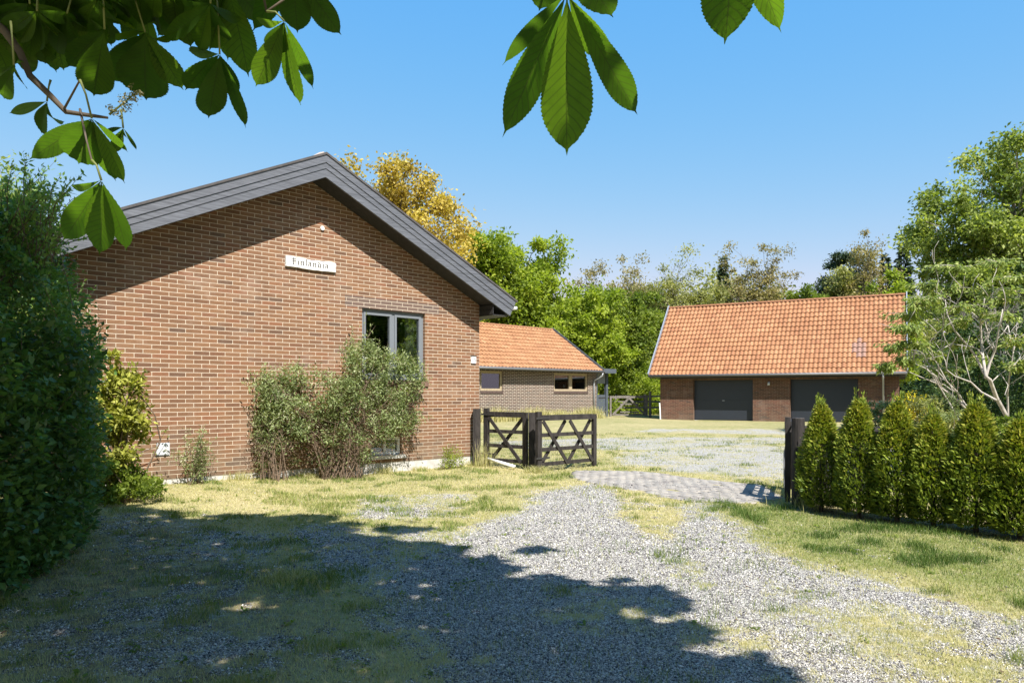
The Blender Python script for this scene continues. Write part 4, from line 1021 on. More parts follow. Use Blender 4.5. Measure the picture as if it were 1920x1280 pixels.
def shrub(name, label, origin, stems, per, L, asp, mat, seed, stem_r=.008, spread=.05, bark='twig', droop=.1, cat='shrub', extra=0, clump=.1, s0=.25, flat=0.0, group=None, outw=.35):
    "stems: list of polylines in local coordinates; leaves grow along them"
    r = np.random.RandomState(seed); O = empty(name, tuple(origin), 0, label, cat, group); mb = MB(); P = []; D = []
    for pl in stems:
        pl = np.array(pl, float); mb.tube(pl, list(np.linspace(stem_r, stem_r*.3, len(pl))), 5, False)
        m = per; s = s0+(1-s0)*r.rand(m)**.8; t = s*(len(pl)-1); i = np.minimum(t.astype(int), len(pl)-2); p = pl[i]+(pl[i+1]-pl[i])*(t-i)[:, None]; d = unit(pl[i+1]-pl[i])
        for e in range(extra):
            k = r.randint(m); b = p[k]+unit(r.normal(size=(1, 3)))[0]*r.uniform(.4, 1)*clump*2.6; b[2] += .04; mb.tube([p[k], (p[k]+b)/2+r.normal(0, .01, 3), b], [stem_r*.45, stem_r*.3, stem_r*.15], 3, False)
            q = 16; ss = r.rand(q)[:, None]; P.append(p[k]+(b-p[k])*ss+r.normal(0, spread*.4, (q, 3))); D.append(np.tile(unit((b-p[k])[None]), (q, 1)))
        P.append(p+r.normal(0, spread, (m, 3))); D.append(d)
    P = np.concatenate(P); D = np.concatenate(D); n = len(P); P[:, 2] = np.maximum(P[:, 2], .02)
    cl = fbm(P[:, 0]*1.3+P[:, 1], P[:, 2], .22, seed, 2)
    V, F, va = leaves(P, r.uniform(.6, 1.3, n)*L, asp, r, out=D, outw=outw, droop=droop, flat=flat, var=.5+(cl-.5)*1.1+r.normal(0, .2, n))
    mb.build('stems', M[bark], O); link('foliage', np_mesh('foliage', V, F, va), M[mat], O); return O
def arching(r, n, base_w, reach, hmin, hmax, dx, dy, back=None, kinks=4):
    out = []
    for k in range(n):
        b = np.array([r.uniform(-base_w, base_w), r.uniform(-.06, .06), 0.0]); a = r.uniform(-1, 1); h = r.uniform(hmin, hmax)*(1-.35*a*a)
        tip = np.array([dx*a*reach, dy*r.uniform(-.2, 1)*reach, h]); pts = [b]
        for j in range(1, kinks+1):
            s = j/kinks; p = b+(tip-b)*s; p[2] = h*(s**.75); p[:2] = b[:2]+(tip[:2]-b[:2])*s**1.4; p += r.normal(0, .035, 3)
            pts.append(p)
        out.append(pts)
    return out
def in_house(stems):
    "local x,y of a stem measured along the wall -> world offsets (x to the right along the wall, y out of it)"
    R = []
    for pl in stems: R.append([(.729*p[0]+.684*p[1], .684*p[0]-.729*p[1], p[2]) for p in pl])
    return R
rr = np.random.RandomState(21)
def wallpt(px, py, out):
    "point seen at pixel px,py on the plane `out` metres in front of the gable wall"
    u = (px-CX)/FPX; t = (u*(14.98-.729*out)-(-.68+.684*out))/(-.729+.684*u); Y = 14.98-.729*out-.684*t
    return np.array([u*Y, Y, EYE+(HY-py)/FPX*Y])
def wall_shrub(name, label, sil, bases, ncl, per, L, asp, crad, seed, nst, outr=(.12, .75), brown=0.0, low=.5):
    r = np.random.RandomState(seed); B = [wallpt(px, py, .38) for px, py in bases]; OO = np.array([B[0][0], B[0][1], 0]); O = empty(name, tuple(OO), 0, label, 'shrub')
    sil = np.array(sil, float); x0, x1, y0, y1 = sil[:, 0].min(), sil[:, 0].max(), sil[:, 1].min(), sil[:, 1].max(); cs = []
    while len(cs) < ncl:
        px, py = r.uniform(x0, x1), r.uniform(y0, y1)
        if seg_poly_mask(np.array([px]), np.array([py]), sil, 1.)[0] < .5: continue
        if py > y0+(y1-y0)*.72 and r.rand() > low: continue
        edge = min(1, abs(px-(x0+x1)/2)/((x1-x0)/2)); cs.append(wallpt(px, py, r.uniform(outr[0], outr[1]*(1-.5*edge))))
    cs = np.array(cs)-OO; mb = MB()
    for k in range(nst):
        c = cs[r.randint(len(cs))]; b = B[r.randint(len(B))]-OO+np.array([r.normal(0, .07), r.normal(0, .05), 0]); b[2] = -.03
        m = b+(c-b)*.5; m[:2] = b[:2]+(c[:2]-b[:2])*.32; m[2] += .12; q = b+(c-b)*.8; q[:2] = b[:2]+(c[:2]-b[:2])*.68
        pts = [b, m+r.normal(0, .04, 3), q+r.normal(0, .04, 3), c+r.normal(0, .05, 3)]; mb.tube(pts, [.009, .0065, .004, .002], 5, False)
        for e in range(5):
            a = np.array(pts[1])+(np.array(pts[3])-np.array(pts[1]))*r.rand(); d = unit(r.normal(size=(1, 3))+np.array([[0, 0, .5]]))[0]*r.uniform(.15, .42); w = a+d
            mb.tube([a, a+d*.5+r.normal(0, .015, 3), w], [.004, .003, .0012], 3, False)
    pr = [clump_leaves(cs, r.uniform(.6, 1.3, ncl)*crad, per, L, asp, r, .05, .9, .28, .3)]
    for k in range(int(nst*1.6)):   # long single shoots breaking the outline
        c = cs[r.randint(len(cs))]; d = unit((r.normal(0, .45, 3)+np.array([.1*np.sign(c[0]), -.15, .75]))[None])[0]; Ls = r.uniform(.22, .55); e = c+d*Ls
        mb.tube([c-d*.2, c+d*Ls*.5+r.normal(0, .012, 3), e], [.004, .003, .001], 3, False); m = r.randint(8, 26); s_ = r.rand(m)[:, None]
        pr.append(leaves(c+(e-c)*s_+r.normal(0, .012, (m, 3)), r.uniform(.6, 1.2, m)*L, asp, r, out=np.tile(d, (m, 1)), outw=.4, var=.7+r.normal(0, .15, m)))
    V, F, va = merge(pr)
    mb.build('stems', M['twig'], O); link('foliage', np_mesh('foliage', V, F, va), M['lf_grey'], O)
    nb = int(ncl*per*brown)
    if nb:
        P = cs[r.randint(ncl, size=nb)]*np.array([.8, .8, .55])+r.normal(0, .14, (nb, 3)); P[:, 2] = np.maximum(P[:, 2], .03); V, F, va = leaves(P, r.uniform(.02, .045, nb), .35, r); link('dry_leaves', np_mesh('dry_leaves', V, F, va), M['lf_dead'], O)
    return O
wall_shrub('wall_shrub', 'large straggly grey green shrub growing up to the window of the brick gable',
    [(488, 735), (492, 705), (530, 690), (575, 685), (620, 705), (655, 700), (655, 652), (690, 640), (715, 665), (755, 655), (790, 690), (798, 725), (797, 770), (790, 800), (740, 812), (700, 830), (680, 872), (640, 880), (590, 860), (530, 850), (500, 800)],
    [(640, 884), (612, 884), (665, 882)], 230, 112, .052, .40, .20, 22, 70, brown=.20, low=.6)
wall_shrub('wall_shrub', 'upright half bare brownish shrub left of the large shrub against the brick gable',
    [(482, 880), (478, 800), (485, 770), (520, 775), (545, 800), (552, 880)], [(500, 890), (520, 889)], 44, 60, .060, .26, .14, 23, 24, (.1, .4), .45, .8)
o = loc_house(5.85, .30, .10); st = arching(rr, 20, .10, .5, .35, .85, .65, .5)
shrub('small_shrub', 'small grey green shrub at the foot of the brick gable beside the square vent', o, in_house(st), 46, .045, .30, 'lf_grey', 24, .006, .035, extra=3, s0=.1)
o = loc_house(1.0, .30, .0); st = arching(rr, 40, .32, .4, .12, .48, 1.0, .5)
shrub('weed_clump', 'fresh green weeds at the foot of the brick gable right of the large shrub', o, in_house(st), 30, .045, .3, 'lf_beech', 25, .003, .03, s0=0, cat='weeds')
# tall dry grass beside the gate posts
def tussock(name, label, x, y, n, h, spread, seed, lean=.6):
    r = np.random.RandomState(seed); X = r.normal(0, spread, n)+x; Y = r.normal(0, spread, n)+y; hh = r.uniform(.4, 1, n)*h
    V, F, va = blades(X, Y, hh, .0055, np.clip(r.normal(.72, .2, n), 0, 1), lean); z = float(ground_z(x, y)); V = V-np.array([x, y, z])
    o = link(name, np_mesh(name, V, F, va), M['grass']); o.location = (x, y, z); tag(o, label, 'grass tuft')
tussock('grass_tuft', 'straw coloured tussock at the foot of the middle gate post', .45, 13.45, 520, .17, .10, 71, 1.5)
tussock('grass_tuft', 'tall dry grass stalks in front of the gate post at the house corner', -.58, 14.5, 150, .6, .10, 72, .4)
tussock('grass_tuft', 'dry grass at the foot of the round gate post by the conifers', 3.85, 9.25, 260, .22, .16, 73, .7)
tussock('grass_tuft', 'green tuft in the shaded gravel in the foreground', *gnd(530, 1085), 700, .075, .14, 74, 1.0)
# tufts along the wall foot and the posts
rt = np.random.RandomState(5)
for k, (t, o_) in enumerate(((1.6, .12), (2.4, .16), (3.9, .14), (5.1, .10), (.25, .12), (6.6, .2))):
    p = loc_house(t, o_); tussock('grass_tuft', ('low grass tuft at the plinth right of the basement window', 'grass tuft at the plinth under the basement window', 'grass tuft at the foot of the large wall shrub', 'grass tuft on the plinth between the two small wall shrubs', 'grass tuft at the house corner by the gate post', 'grass tuft at the plinth below the square vent')[k], p[0], p[1], 260, rt.uniform(.09, .2), .10, 80+k, .8)
# yellow green shrub between the hedge and the wall
def bush(name, label, center, radii, n, L, asp, mat, seed, cat='shrub', ncl=60, stems=14, droop=.1, group=None, crad=.22, hollow=.45, outw=.3):
    r = np.random.RandomState(seed); c = np.array(center, float); z = float(ground_z(c[0], c[1])); O = empty(name, (c[0], c[1], z), 0, label, cat, group)
    u = unit(r.normal(size=(ncl, 3))); u[:, 2] = u[:, 2]; R = np.array(radii); rad = r.rand(ncl)**hollow
    cc = u*R*rad[:, None]+np.array([0, 0, c[2]-z]); cc[:, 2] = np.maximum(cc[:, 2], .08)
    V, F, va = clump_leaves(cc, r.uniform(.6, 1.3, ncl)*crad*float(np.mean(R)), max(4, n//ncl), L, asp, r, droop, .8, .25, outw)
    V[:, 2] = np.maximum(V[:, 2], .005)
    mb = MB()
    for q in cc[r.choice(ncl, min(stems, ncl), replace=False)]: limb(mb, (r.normal(0, .06), r.normal(0, .06), -.05), q, .016*max(R[2], .6), .005, r, 5, .15, 4)
    mb.build('stems', M['twig'], O); link('foliage', np_mesh('foliage', V, F, va), M[mat], O); return O
bush('yellow_green_shrub', 'sunlit yellow green broadleaf shrub between the dark hedge and the brick gable', (-5.10, 9.20, 1.12), (.50, .42, .92), 6500, .085, .42, 'lf_lime', 31, ncl=70, crad=.24)
bush('low_shrub', 'dark low shrub at the end of the lawn below the yellow green shrub', (-4.85, 8.95, .33), (.50, .4, .36), 3600, .06, .45, 'lf_green', 32, ncl=40)
bush('sunlit_shrub', 'sunlit pale green shrub top rising behind the dark hedge at the left edge', (-6.9, 9.3, 2.6), (1.0, .8, 1.9), 12000, .07, .45, 'lf_birch', 33, ncl=110, crad=.22)
def vine():
    O = empty('bare_branch', tuple(loc_house(6.8, .15, .35)), 0, 'thin dark leafy branch reaching across the wall towards the square vent', 'branch'); m = MB(); P = []
    pl = [np.array(loc_house(t, .16, z))-loc_house(6.8, .15, .35) for t, z in ((7.2, .2), (6.85, .42), (6.6, .60), (6.35, .70), (6.22, .92))]
    m.tube(pl, [.008, .007, .006, .004, .003], 5); m.build('stem', M['bark'], O); r = np.random.RandomState(6)
    for p in pl[1:]: P.append(p+r.normal(0, .045, (10, 3)))
    V, F, va = leaves(np.concatenate(P), .05, .45, r); link('foliage', np_mesh('foliage', V, F, va), M['lf_green'], O)
vine()
# ------------------------------------------------------------------ trees beyond the buildings
def T(px, Y): return (px-CX)/FPX*Y
def hgt(py, Y): return EYE+(HY-py)/FPX*Y
def tr(name, label, px, Y, topy, rpx, base, mat, seed, nclump=70, per=170, leaf=.16, **kw):
    x = T(px, Y); z = float(ground_z(x, Y)); h = hgt(topy, Y)-z; R = rpx/FPX*Y
    return tree(name, label, (x, Y, z), h, (R, R*.85), base, nclump, per, leaf, M_name(mat), seed=seed, **kw)
def M_name(m): return m
BACK = 'trees of the wood behind the buildings'
tr('oak_tree', 'big oak with golden brown young leaves rising behind the dark roof edge', 752, 34, 306, 138, 2.5, 'lf_oak', 101, 230, 230, .17, bark='bark', trunk=.30, clr=.20, gaps=.0, nlimb=110, twigs=2, squash=.85)
tr('beech_tree', 'tall bright green beech between the golden oak and the outbuilding roof', 915, 40, 428, 92, 1.5, 'lf_beech', 102, 190, 230, .20, trunk=.26, clr=.22)
tr('beech_tree', 'bright green beech just right of the roof corner with a pointed top', 990, 41, 455, 78, 1.0, 'lf_beech', 103, 170, 220, .20, trunk=.24, clr=.23)
tr('beech_tree', 'dense green beech standing behind the ridge end of the orange outbuilding', 1085, 43, 528, 92, .4, 'lf_beech', 104, 190, 220, .20, trunk=.22, clr=.22)
tr('beech_tree', 'green beech hanging over the dark shed and field gate', 1165, 46, 535, 66, .3, 'lf_green', 105, 150, 210, .20, trunk=.22, clr=.25)
tr('hornbeam_tree', 'dark leafy tree behind the left gable end of the garage', 1212, 50, 560, 50, .3, 'lf_green', 106, 110, 200, .20, trunk=.2, clr=.26)
for k, (px, Y, ty, rp, lb, mt) in enumerate([
    (1105, 58, 490, 52, 'thin grey twigged birch top behind the dense beech', 'lf_russet'),
    (1180, 57, 478, 56, 'sparse pale birch left of the garage ridge', 'lf_russet'),
    (1262, 56, 472, 64, 'loose olive birch behind the left end of the garage ridge', 'lf_olive'),
    (1392, 57, 470, 56, 'open crowned birch with russet leaves right of the first spruce', 'lf_russet'),
    (1440, 56, 452, 50, 'tallest russet topped birch behind the middle of the garage roof', 'lf_russet'),
    (1622, 55, 445, 52, 'pale olive birch between the dark pines and the right gable', 'lf_russet')]):
    tr('birch_tree', lb, px, Y, ty, rp, 2.0, mt, 120+k, 120, 95, .17, bark='bark_grey', trunk=.13, clr=.22, nlimb=90, twigs=3, group=BACK, shape=.5)
for k, (px, Y, ty, rp, lb, mt) in enumerate([
    (1320, 56, 522, 66, 'rounded olive tree behind the left half of the garage ridge', 'lf_olive'),
    (1215, 58, 520, 66, 'dull green tree filling the gap left of the garage roof', 'lf_olive'),
    (1480, 58, 548, 60, 'low olive thicket tree behind the middle of the garage ridge', 'lf_olive'),
    (1512, 50, 545, 32, 'flowering chestnut tree with pale candles just above the garage ridge', 'lf_green'),
    (1590, 56, 520, 62, 'grey green tree under the dark pines behind the garage', 'lf_olive'),
    (1670, 52, 520, 46, 'lime green tree behind the right end of the garage ridge', 'lf_beech')]):
    tr('broadleaf_tree', lb, px, Y, ty, rp, .8, mt, 140+k, 130, 170, .22, trunk=.16, clr=.26, group=BACK)
def sp(px, Y, ty, rp, seed, label, dens=1.0): 
    x = T(px, Y); z = float(ground_z(x, Y)); return spruce('spruce_tree', label, (x, Y, z), hgt(ty, Y)-z, rp/FPX*Y, seed, BACK, dens)
sp(1357, 62, 478, 30, 201, 'dark pointed spruce left of the russet birches')
sp(1694, 60, 452, 40, 202, 'layered blue green spruce beside the right gable of the garage', 1.1)
sp(1660, 62, 470, 32, 203, 'darker spruce left of the layered spruce')
tr('pine_tree', 'dark broad pine with flat branches behind the garage ridge', 1560, 58, 474, 42, 2.5, 'lf_spruce', 210, 90, 260, .32, asp=.3, trunk=.2, clr=.24, group=BACK, squash=.45, shape=.6)
tr('pine_tree', 'narrow dark pine touching the pale birch behind the garage', 1607, 60, 478, 26, 3, 'lf_spruce', 211, 60, 240, .32, asp=.3, trunk=.18, clr=.28, group=BACK, squash=.5)
bare_tree('bare_tree', 'leafless grey tree showing sky through its twigs behind the garage ridge', (T(1497, 60), 60, .3), hgt(482, 60)*.92, 3, 9, group=BACK)
def woodland():
    r = np.random.RandomState(40); n = 2300; px = r.uniform(620, 2150, n); Y = r.uniform(62, 92, n); top = 565+26*np.sin(px*.013)+18*np.sin(px*.041); x = T(px, Y)
    z = r.rand(n)**.8*(hgt(top, 76)-.5); cc = np.stack([x, Y, np.maximum(z, .3)], 1)
    V, F, va = clump_leaves(cc, r.uniform(1.2, 2.2, n), 60, .34, .6, r, .1, .8, .3)
    o = link('woodland', np_mesh('woodland', V, F, va), M['lf_olive']); tag(o, 'dark green wood closing the view behind the buildings', 'woodland', None, 'stuff')
woodland()
def undergrowth():
    r = np.random.RandomState(41); n = 520; px = r.uniform(1095, 1300, n); Y = r.uniform(44, 56, n); cc = np.stack([T(px, Y), Y, r.rand(n)**1.2*2.6+.3], 1)
    V, F, va = clump_leaves(cc, r.uniform(.4, .8, n), 70, .15, .5, r, .1, .8, .3)
    o = link('undergrowth', np_mesh('undergrowth', V, F, va), M['lf_beech']); tag(o, 'leafy bramble undergrowth behind the field gate', 'undergrowth', None, 'stuff')
undergrowth()
def nettles():
    a = loc_house(0, 0); r = np.random.RandomState(44); n = 2600; t = r.uniform(.2, 8, n)
    x = 4.14-.729*t+.684*r.uniform(.05, .9, n); y = 35.3-.684*t-.729*r.uniform(.05, .9, n)
    V, F, va = blades(x, y, r.uniform(.2, .75, n)*(.4+.8*fbm(t, t*0, 1.2, 3)), .022, np.clip(r.normal(.8, .15, n), 0, 1), .6)
    o = link('dry_weeds', np_mesh('dry_weeds', V, F, va), M['grass']); tag(o, 'tall dry weeds along the foot of the brick outbuilding', 'weeds', None, 'stuff')
nettles()
# ------------------------------------------------------------------ right hand side
tr('birch_tree', 'tall sunlit light green birch at the right edge of the picture', 1908, 21, 290, 178, 1.6, 'lf_birch', 301, 420, 230, .115, bark='bark_pale', trunk=.17, clr=.17, nlimb=120, twigs=2, shape=.5, droop=.4)
tr('holly_tree', 'dark green dense tree under the light green birch', 1845, 24, 520, 95, .3, 'lf_dark', 302, 130, 230, .10, trunk=.15, clr=.18)
tr('holly_tree', 'dark evergreen tree beyond the pale barked shrub at the right edge', 1960, 19, 470, 130, .2, 'lf_dark', 303, 130, 230, .10, trunk=.15, clr=.18)
bare_tree('bare_tree', 'twiggy half bare tree in front of the light green birch', (T(1900, 17), 17, 0), hgt(400, 17)*.95, 3, 12, 'bark_grey', trunk=.07)
def pale_shrub():
    "smooth barked leaning shrub, limbs as world polylines"
    r = np.random.RandomState(51); Y0 = 12.0; base = np.array([T(1895, Y0), Y0, 0.0]); O = empty('pale_barked_shrub', tuple(base), 0, 'spreading shrub with bare pale twisting limbs and drooping leaves behind the conifer hedge', 'shrub')
    W = lambda px, py, Y=Y0: at(px, py, Y)-base
    m = MB(); L = [
     ([(1905, 902), (1893, 790), (1868, 745), (1856, 712), (1848, 705), (1843, 670), (1840, 640), (1838, 600), (1846, 560)], .055, .018, 12.0),
     ([(1848, 708), (1856, 680), (1866, 655), (1872, 620), (1880, 580)], .035, .012, 11.8),
     ([(1845, 700), (1830, 668), (1812, 645), (1790, 620), (1776, 590), (1772, 560)], .03, .010, 12.1),
     ([(1866, 660), (1852, 640), (1850, 600), (1858, 570)], .022, .009, 12.2),
     ([(1868, 750), (1840, 735), (1820, 716), (1790, 705), (1775, 693)], .028, .009, 11.7),
     ([(1890, 902), (1815, 768), (1795, 735), (1775, 715), (1762, 690)], .035, .012, 12.3),
     ([(1812, 760), (1790, 745), (1765, 727), (1755, 705), (1735, 690), (1712, 680)], .026, .009, 12.2),
     ([(1810, 765), (1780, 735), (1755, 718), (1730, 708), (1700, 695)], .024, .008, 12.4),
     ([(1800, 790), (1780, 755), (1760, 722), (1752, 705)], .024, .010, 12.0),
     ([(1885, 902), (1890, 780), (1889, 735), (1893, 700), (1900, 660), (1890, 610)], .03, .012, 12.6),
     ([(1893, 700), (1905, 680), (1918, 660), (1935, 640)], .018, .008, 12.6),
     ([(1860, 715), (1876, 700), (1890, 722), (1884, 740)], .014, .008, 12.1),
     ([(1772, 575), (1768, 610), (1764, 655)], .014, .008, 12.0)]
    ends = []
    for pl, r0, r1, Y in L:
        pts = [W(px, py, Y+.25*math.sin(k*1.3)) for k, (px, py) in enumerate(pl)]; m.tube(pts, list(np.linspace(r0*.72, r1*.6, len(pts))), 7); ends.append(pts[-1])
        for k in range(3):
            a = np.array(pts[r.randint(1, len(pts))]); dd = unit((np.array([r.normal(0, .5), r.normal(0, .4), r.uniform(.3, 1)]))[None])[0]*r.uniform(.3, .9); pp = limb(m, a, a+dd, r0*.26, .004, r, 5, .25, 5); limb(m, pp[3], np.array(pp[3])+dd[[1, 0, 2]]*.5, .007, .003, r, 4, .2, 3)
    # layered leaf sprays: (px, py, half width px, half height px, Y)
    SP = [(1690, 615, 30, 10, 11.9), (1705, 590, 34, 9, 12.2), (1745, 560, 44, 9, 12), (1735, 535, 34, 8, 12.3), (1800, 500, 52, 9, 12), (1870, 492, 50, 10, 12.2), (1900, 520, 40, 10, 11.8), (1790, 540, 50, 10, 12.2),
          (1860, 545, 50, 10, 12.4), (1720, 615, 38, 12, 11.8), (1680, 650, 26, 9, 11.9), (1715, 645, 40, 12, 12), (1668, 688, 22, 6, 12), (1700, 676, 34, 10, 12.1), (1745, 665, 44, 14, 12.2), (1790, 640, 40, 14, 12.4),
          (1760, 610, 44, 14, 12.5), (1805, 600, 40, 12, 12.3), (1885, 590, 34, 12, 11.8), (1905, 640, 26, 16, 12), (1910, 690, 24, 18, 12.4), (1800, 575, 50, 9, 11.9), (1720, 570, 30, 8, 12), (1830, 675, 30, 12, 12.8), (1880, 560, 40, 9, 12),(1770,690,40,14,12.7)]
    P = []; D = []
    for sx, sy, wx, wy, Y in SP:
        c = W(sx, sy, Y); a = wx/FPX*Y; b = wy/FPX*Y
        near = ends[int(np.argmin([np.linalg.norm(e-c) for e in ends]))]; limb(m, near, c, .009, .004, r, 4, .12, 4)
        for k in range(9):
            o_ = np.array([r.uniform(-1, 1)*a, r.uniform(-.7, .7)*a, r.uniform(-.6, .6)*b]); e = c+o_
            m.tube([c, c+o_*.5+np.array([0, 0, .02]), e], [.005, .004, .002], 3, False); n = 34; s = r.rand(n)[:, None]
            P.append(c+o_*s*1.15+r.normal(0, .035, (n, 3))); D.append(np.tile(unit(o_[None])+np.array([[0, 0, -.9]]), (n, 1)))
    P = np.concatenate(P); D = unit(np.concatenate(D)); V, F, va = leaves(P, r.uniform(.06, .11, len(P)), .34, r, out=D, outw=.6, var=.5+r.normal(0, .22, len(P)))
    m.build('limbs', M['bark_pale'], O, True); link('foliage', np_mesh('foliage', V, F, va), M['lf_cornel'], O)
pale_shrub()
GB = 'garden shrubs behind the conifer hedge'
bush('yellow_flowering_shrub', 'small shrub with bright yellow blossom by the right corner of the garage', (T(1712, 20), 20, .55+.6), (.42, .4, .42), 2600, .07, .5, 'lf_yellow', 61)
bush('garden_shrub', 'dark rounded shrub behind the third and fourth conifers', (T(1755, 14), 14, .7), (.9, .7, .75), 6000, .075, .42, 'lf_olive', 62, group=GB)
bush('garden_shrub', 'dark green shrub between the garage corner and the yellow blossom', (T(1745, 22), 22, 1.2), (1.0, .8, 1.2), 6000, .09, .42, 'lf_dark', 63, group=GB)
bush('garden_shrub', 'grey green feathery shrub between the fourth and fifth conifers', (T(1790, 10.5), 10.5, .7), (.35, .35, .75), 5000, .05, .22, 'lf_grey', 64, group=GB)
bush('garden_shrub', 'leafy shrub behind the last two conifers under the pale limbs', (T(1885, 10.6), 10.6, .55), (.7, .6, .65), 5200, .06, .42, 'lf_green', 65, group=GB)
bush('garden_shrub', 'white flowering shrub at the foot of the second garage door behind the conifers', (T(1650, 24), 24, .65), (.8, .6, .6), 4500, .08, .5, 'lf_grey', 66, group=GB)
bush('garden_shrub', 'tall dark shrub mass behind the pale barked shrub', (T(1850, 16), 16, 1.5), (1.7, 1.0, 1.7), 16000, .08, .45, 'lf_dark', 67, group=GB, ncl=150)
bush('garden_shrub', 'dark shrub beyond the right edge behind the pale barked shrub', (T(1985, 14), 14, 1.5), (1.5, 1.0, 1.8), 14000, .08, .45, 'lf_dark', 68, group=GB, ncl=150)
# trees beyond the right edge, seen only as reflections in the window
far = tr('offscreen_tree', 'leafy tree far beyond the right edge mirrored in the house window', 3330, 13, -260, 420, .3, 'lf_green', 310, 200, 190, .28, trunk=.25, clr=.24)
for x, y, lb in ((23.5, -1, 'leafy tree to the right of the camera mirrored in the window'), (25, -9, 'leafy tree right behind the camera mirrored in the window'), (31, 5, 'leafy tree beyond the right side garden mirrored in the window')):
    c = copy_tree(far); c.location = (x, y, 0); c['label'] = lb
for k, x in enumerate((-22, -12, -2, 8, 17)):  # unseen row added behind the camera to block low sky and deepen the shade
    c = copy_tree(far); c.location = (x, -19-(k % 2)*3, 0); c.rotation_euler.z = k*1.3; c['label'] = 'leafy tree '+('furthest left', 'second from the left', 'in the middle', 'second from the right', 'furthest right')[k]+' of the unseen row added behind the camera to dim the skylight'; c['group'] = 'unseen trees added behind the camera to dim the skylight'

# ------------------------------------------------------------------ horse chestnut over the camera
def chestnut():
    r = np.random.RandomState(90); O = empty('horse_chestnut_tree', (-4.4, .6, 0), 0, 'horse chestnut tree whose large palmate leaves hang into the top of the picture', 'tree')
    off = np.array([-4.4, .6, 0])
    edge = GP([(185, 962), (230, 958), (290, 962), (345, 975), (400, 966), (480, 968), (530, 957), (590, 957), (640, 976), (690, 992), (730, 980), (770, 976), (800, 990), (780, 1004), (700, 1010), (830, 1020), (870, 1034), (920, 1036), (945, 1024), (985, 1018), (1030, 1030), (1015, 1046),
        (990, 1052), (1010, 1062), (1045, 1068), (1000, 1074), (1050, 1086), (1120, 1090), (1165, 1087), (1210, 1096), (1255, 1112), (1285, 1134), (1262, 1144), (1300, 1150), (1340, 1162), (1395, 1198), (1340, 1200), (1420, 1214), (1480, 1222), (1420, 1236), (1450, 1250), (1510, 1275), (1540, 1330)])
    poly = [(-10.5, 9.4), (-8.5, 9.3), (-6.5, 9.1)]+[tuple(p) for p in edge]+[(1.9, 2.9), (1.2, 2.3), (-1, 2.0), (-6, 2.2), (-10.5, 3.0)]
    P = []; n = 110000; x = r.uniform(-13, 3, n); y = r.uniform(-5, 9.5, n); w = seg_poly_mask(x, y, poly, .42)+(fbm(x, y, .26, 61, 3)-.5)*1.35 > .68; x = x[w]; y = y[w]
    dens = np.where(y > 3.5, 1.0, np.where((x > -2.8) & (x < .8) & (y > 1.2), .05, .30)); k = r.rand(len(x)) < dens*.75; x = x[k]; y = y[k]
    hmin = np.where(y > 0, 3.2+.22*y, 3.2); hm = np.maximum(hmin, (y*.56+1.45+.55)/(1+.717*.56)+.15); h = hm+r.rand(len(x))**1.3*2.6
    sx, sy = SUN.x/SUN.z, SUN.y/SUN.z
    P = np.stack([x+sx*h, y+sy*h, h], 1)
    vis = (P[:, 2]-EYE < .57*P[:, 1]+.2) & (np.abs(P[:, 0]) < P[:, 1]*.80+.5) & (P[:, 1] > 0)
    P = P[~vis]; m = len(P); print('crown leaves', m)
    # palmate leaves: five leaflets hanging round the hub
    th0 = r.rand(m)*2*PI; parts = []
    for q in range(5):
        a = th0+q*.95; d = np.stack([np.cos(a)*.9, np.sin(a)*.9, np.full(m, -.42)], 1)+r.normal(0, .12, (m, 3))
        parts.append(leaves(P-off, r.uniform(.12, .19, m), .42, r, out=unit(d), outw=.93, fold=.12))
    V, F, va = merge(parts); link('crown', np_mesh('crown', V, F, va), M['lf_chestnut_far'], O)
    mb = MB(); pts = limb(mb, (0, 0, -.3), (.6, .4, 4.6), .34, .16, r, 12, .05, 8)
    for c in P[r.choice(m, 46, replace=False)]:
        b = pts[r.randint(4, 9)]; limb(mb, b, c-off, .05, .012, r, 5, .08, 6)
    mb.build('trunk', M['bark'], O, True)
    # ---- the leaves that hang into view, modelled one by one
    def leaflet(B, Tp, Wd, N, fold, bend, seed):
        q = np.random.RandomState(seed); nv, nu = 76, 9; d = Tp-B; L = np.linalg.norm(d); d = d/L; s = np.cross(d, N); s /= np.linalg.norm(s); Nn = np.cross(s, d)
        v = np.linspace(0, 1, nv); w = np.where(v <= .64, np.sin(PI/2*np.clip(v/.64, 0, 1))**1.25, np.cos(PI/2*np.clip((v-.64)/.31, 0, 1))**.75); w = np.maximum(w, np.interp(v, [0, .86, .88, .94, 1], [.03, 0, .22, .075, 0.0])); w[-1] = 0
        saw = 1+np.where(np.arange(nv) % 2 == 0, .03, -.025)*(v > .22)*(v < .99)
        V = []; U = []
        asym = 1+.08*q.normal()
        for i in range(nv):
            for j in range(nu):
                u = -1+2*j/(nu-1); e = saw[i] if abs(u) > .99 else 1; hw = w[i]*Wd/2*e*(asym if u > 0 else 2-asym)
                back = .035*L*abs(u)*(1-v[i])   # side veins sweep forward
                rip = math.sin((v[i]*15-abs(u)*2.1)*2*PI)*.012*Wd*abs(u)
                V.append(B+d*(L*v[i]-back*w[i])+s*(u*hw)+Nn*(bend*L*4*v[i]*(1-v[i])*.25-bend*L*.5*v[i]**2+fold*abs(u)*hw+rip)); U.append((v[i], u, 0))
        a = (np.arange(nv-1)[:, None]*nu+np.arange(nu-1)[None]).ravel(); F = np.stack([a, a+1, a+nu+1, a+nu], 1)
        return np.array(V), F, np.array(U)
    LM = M['lf_chestnut']
    seed = [500]
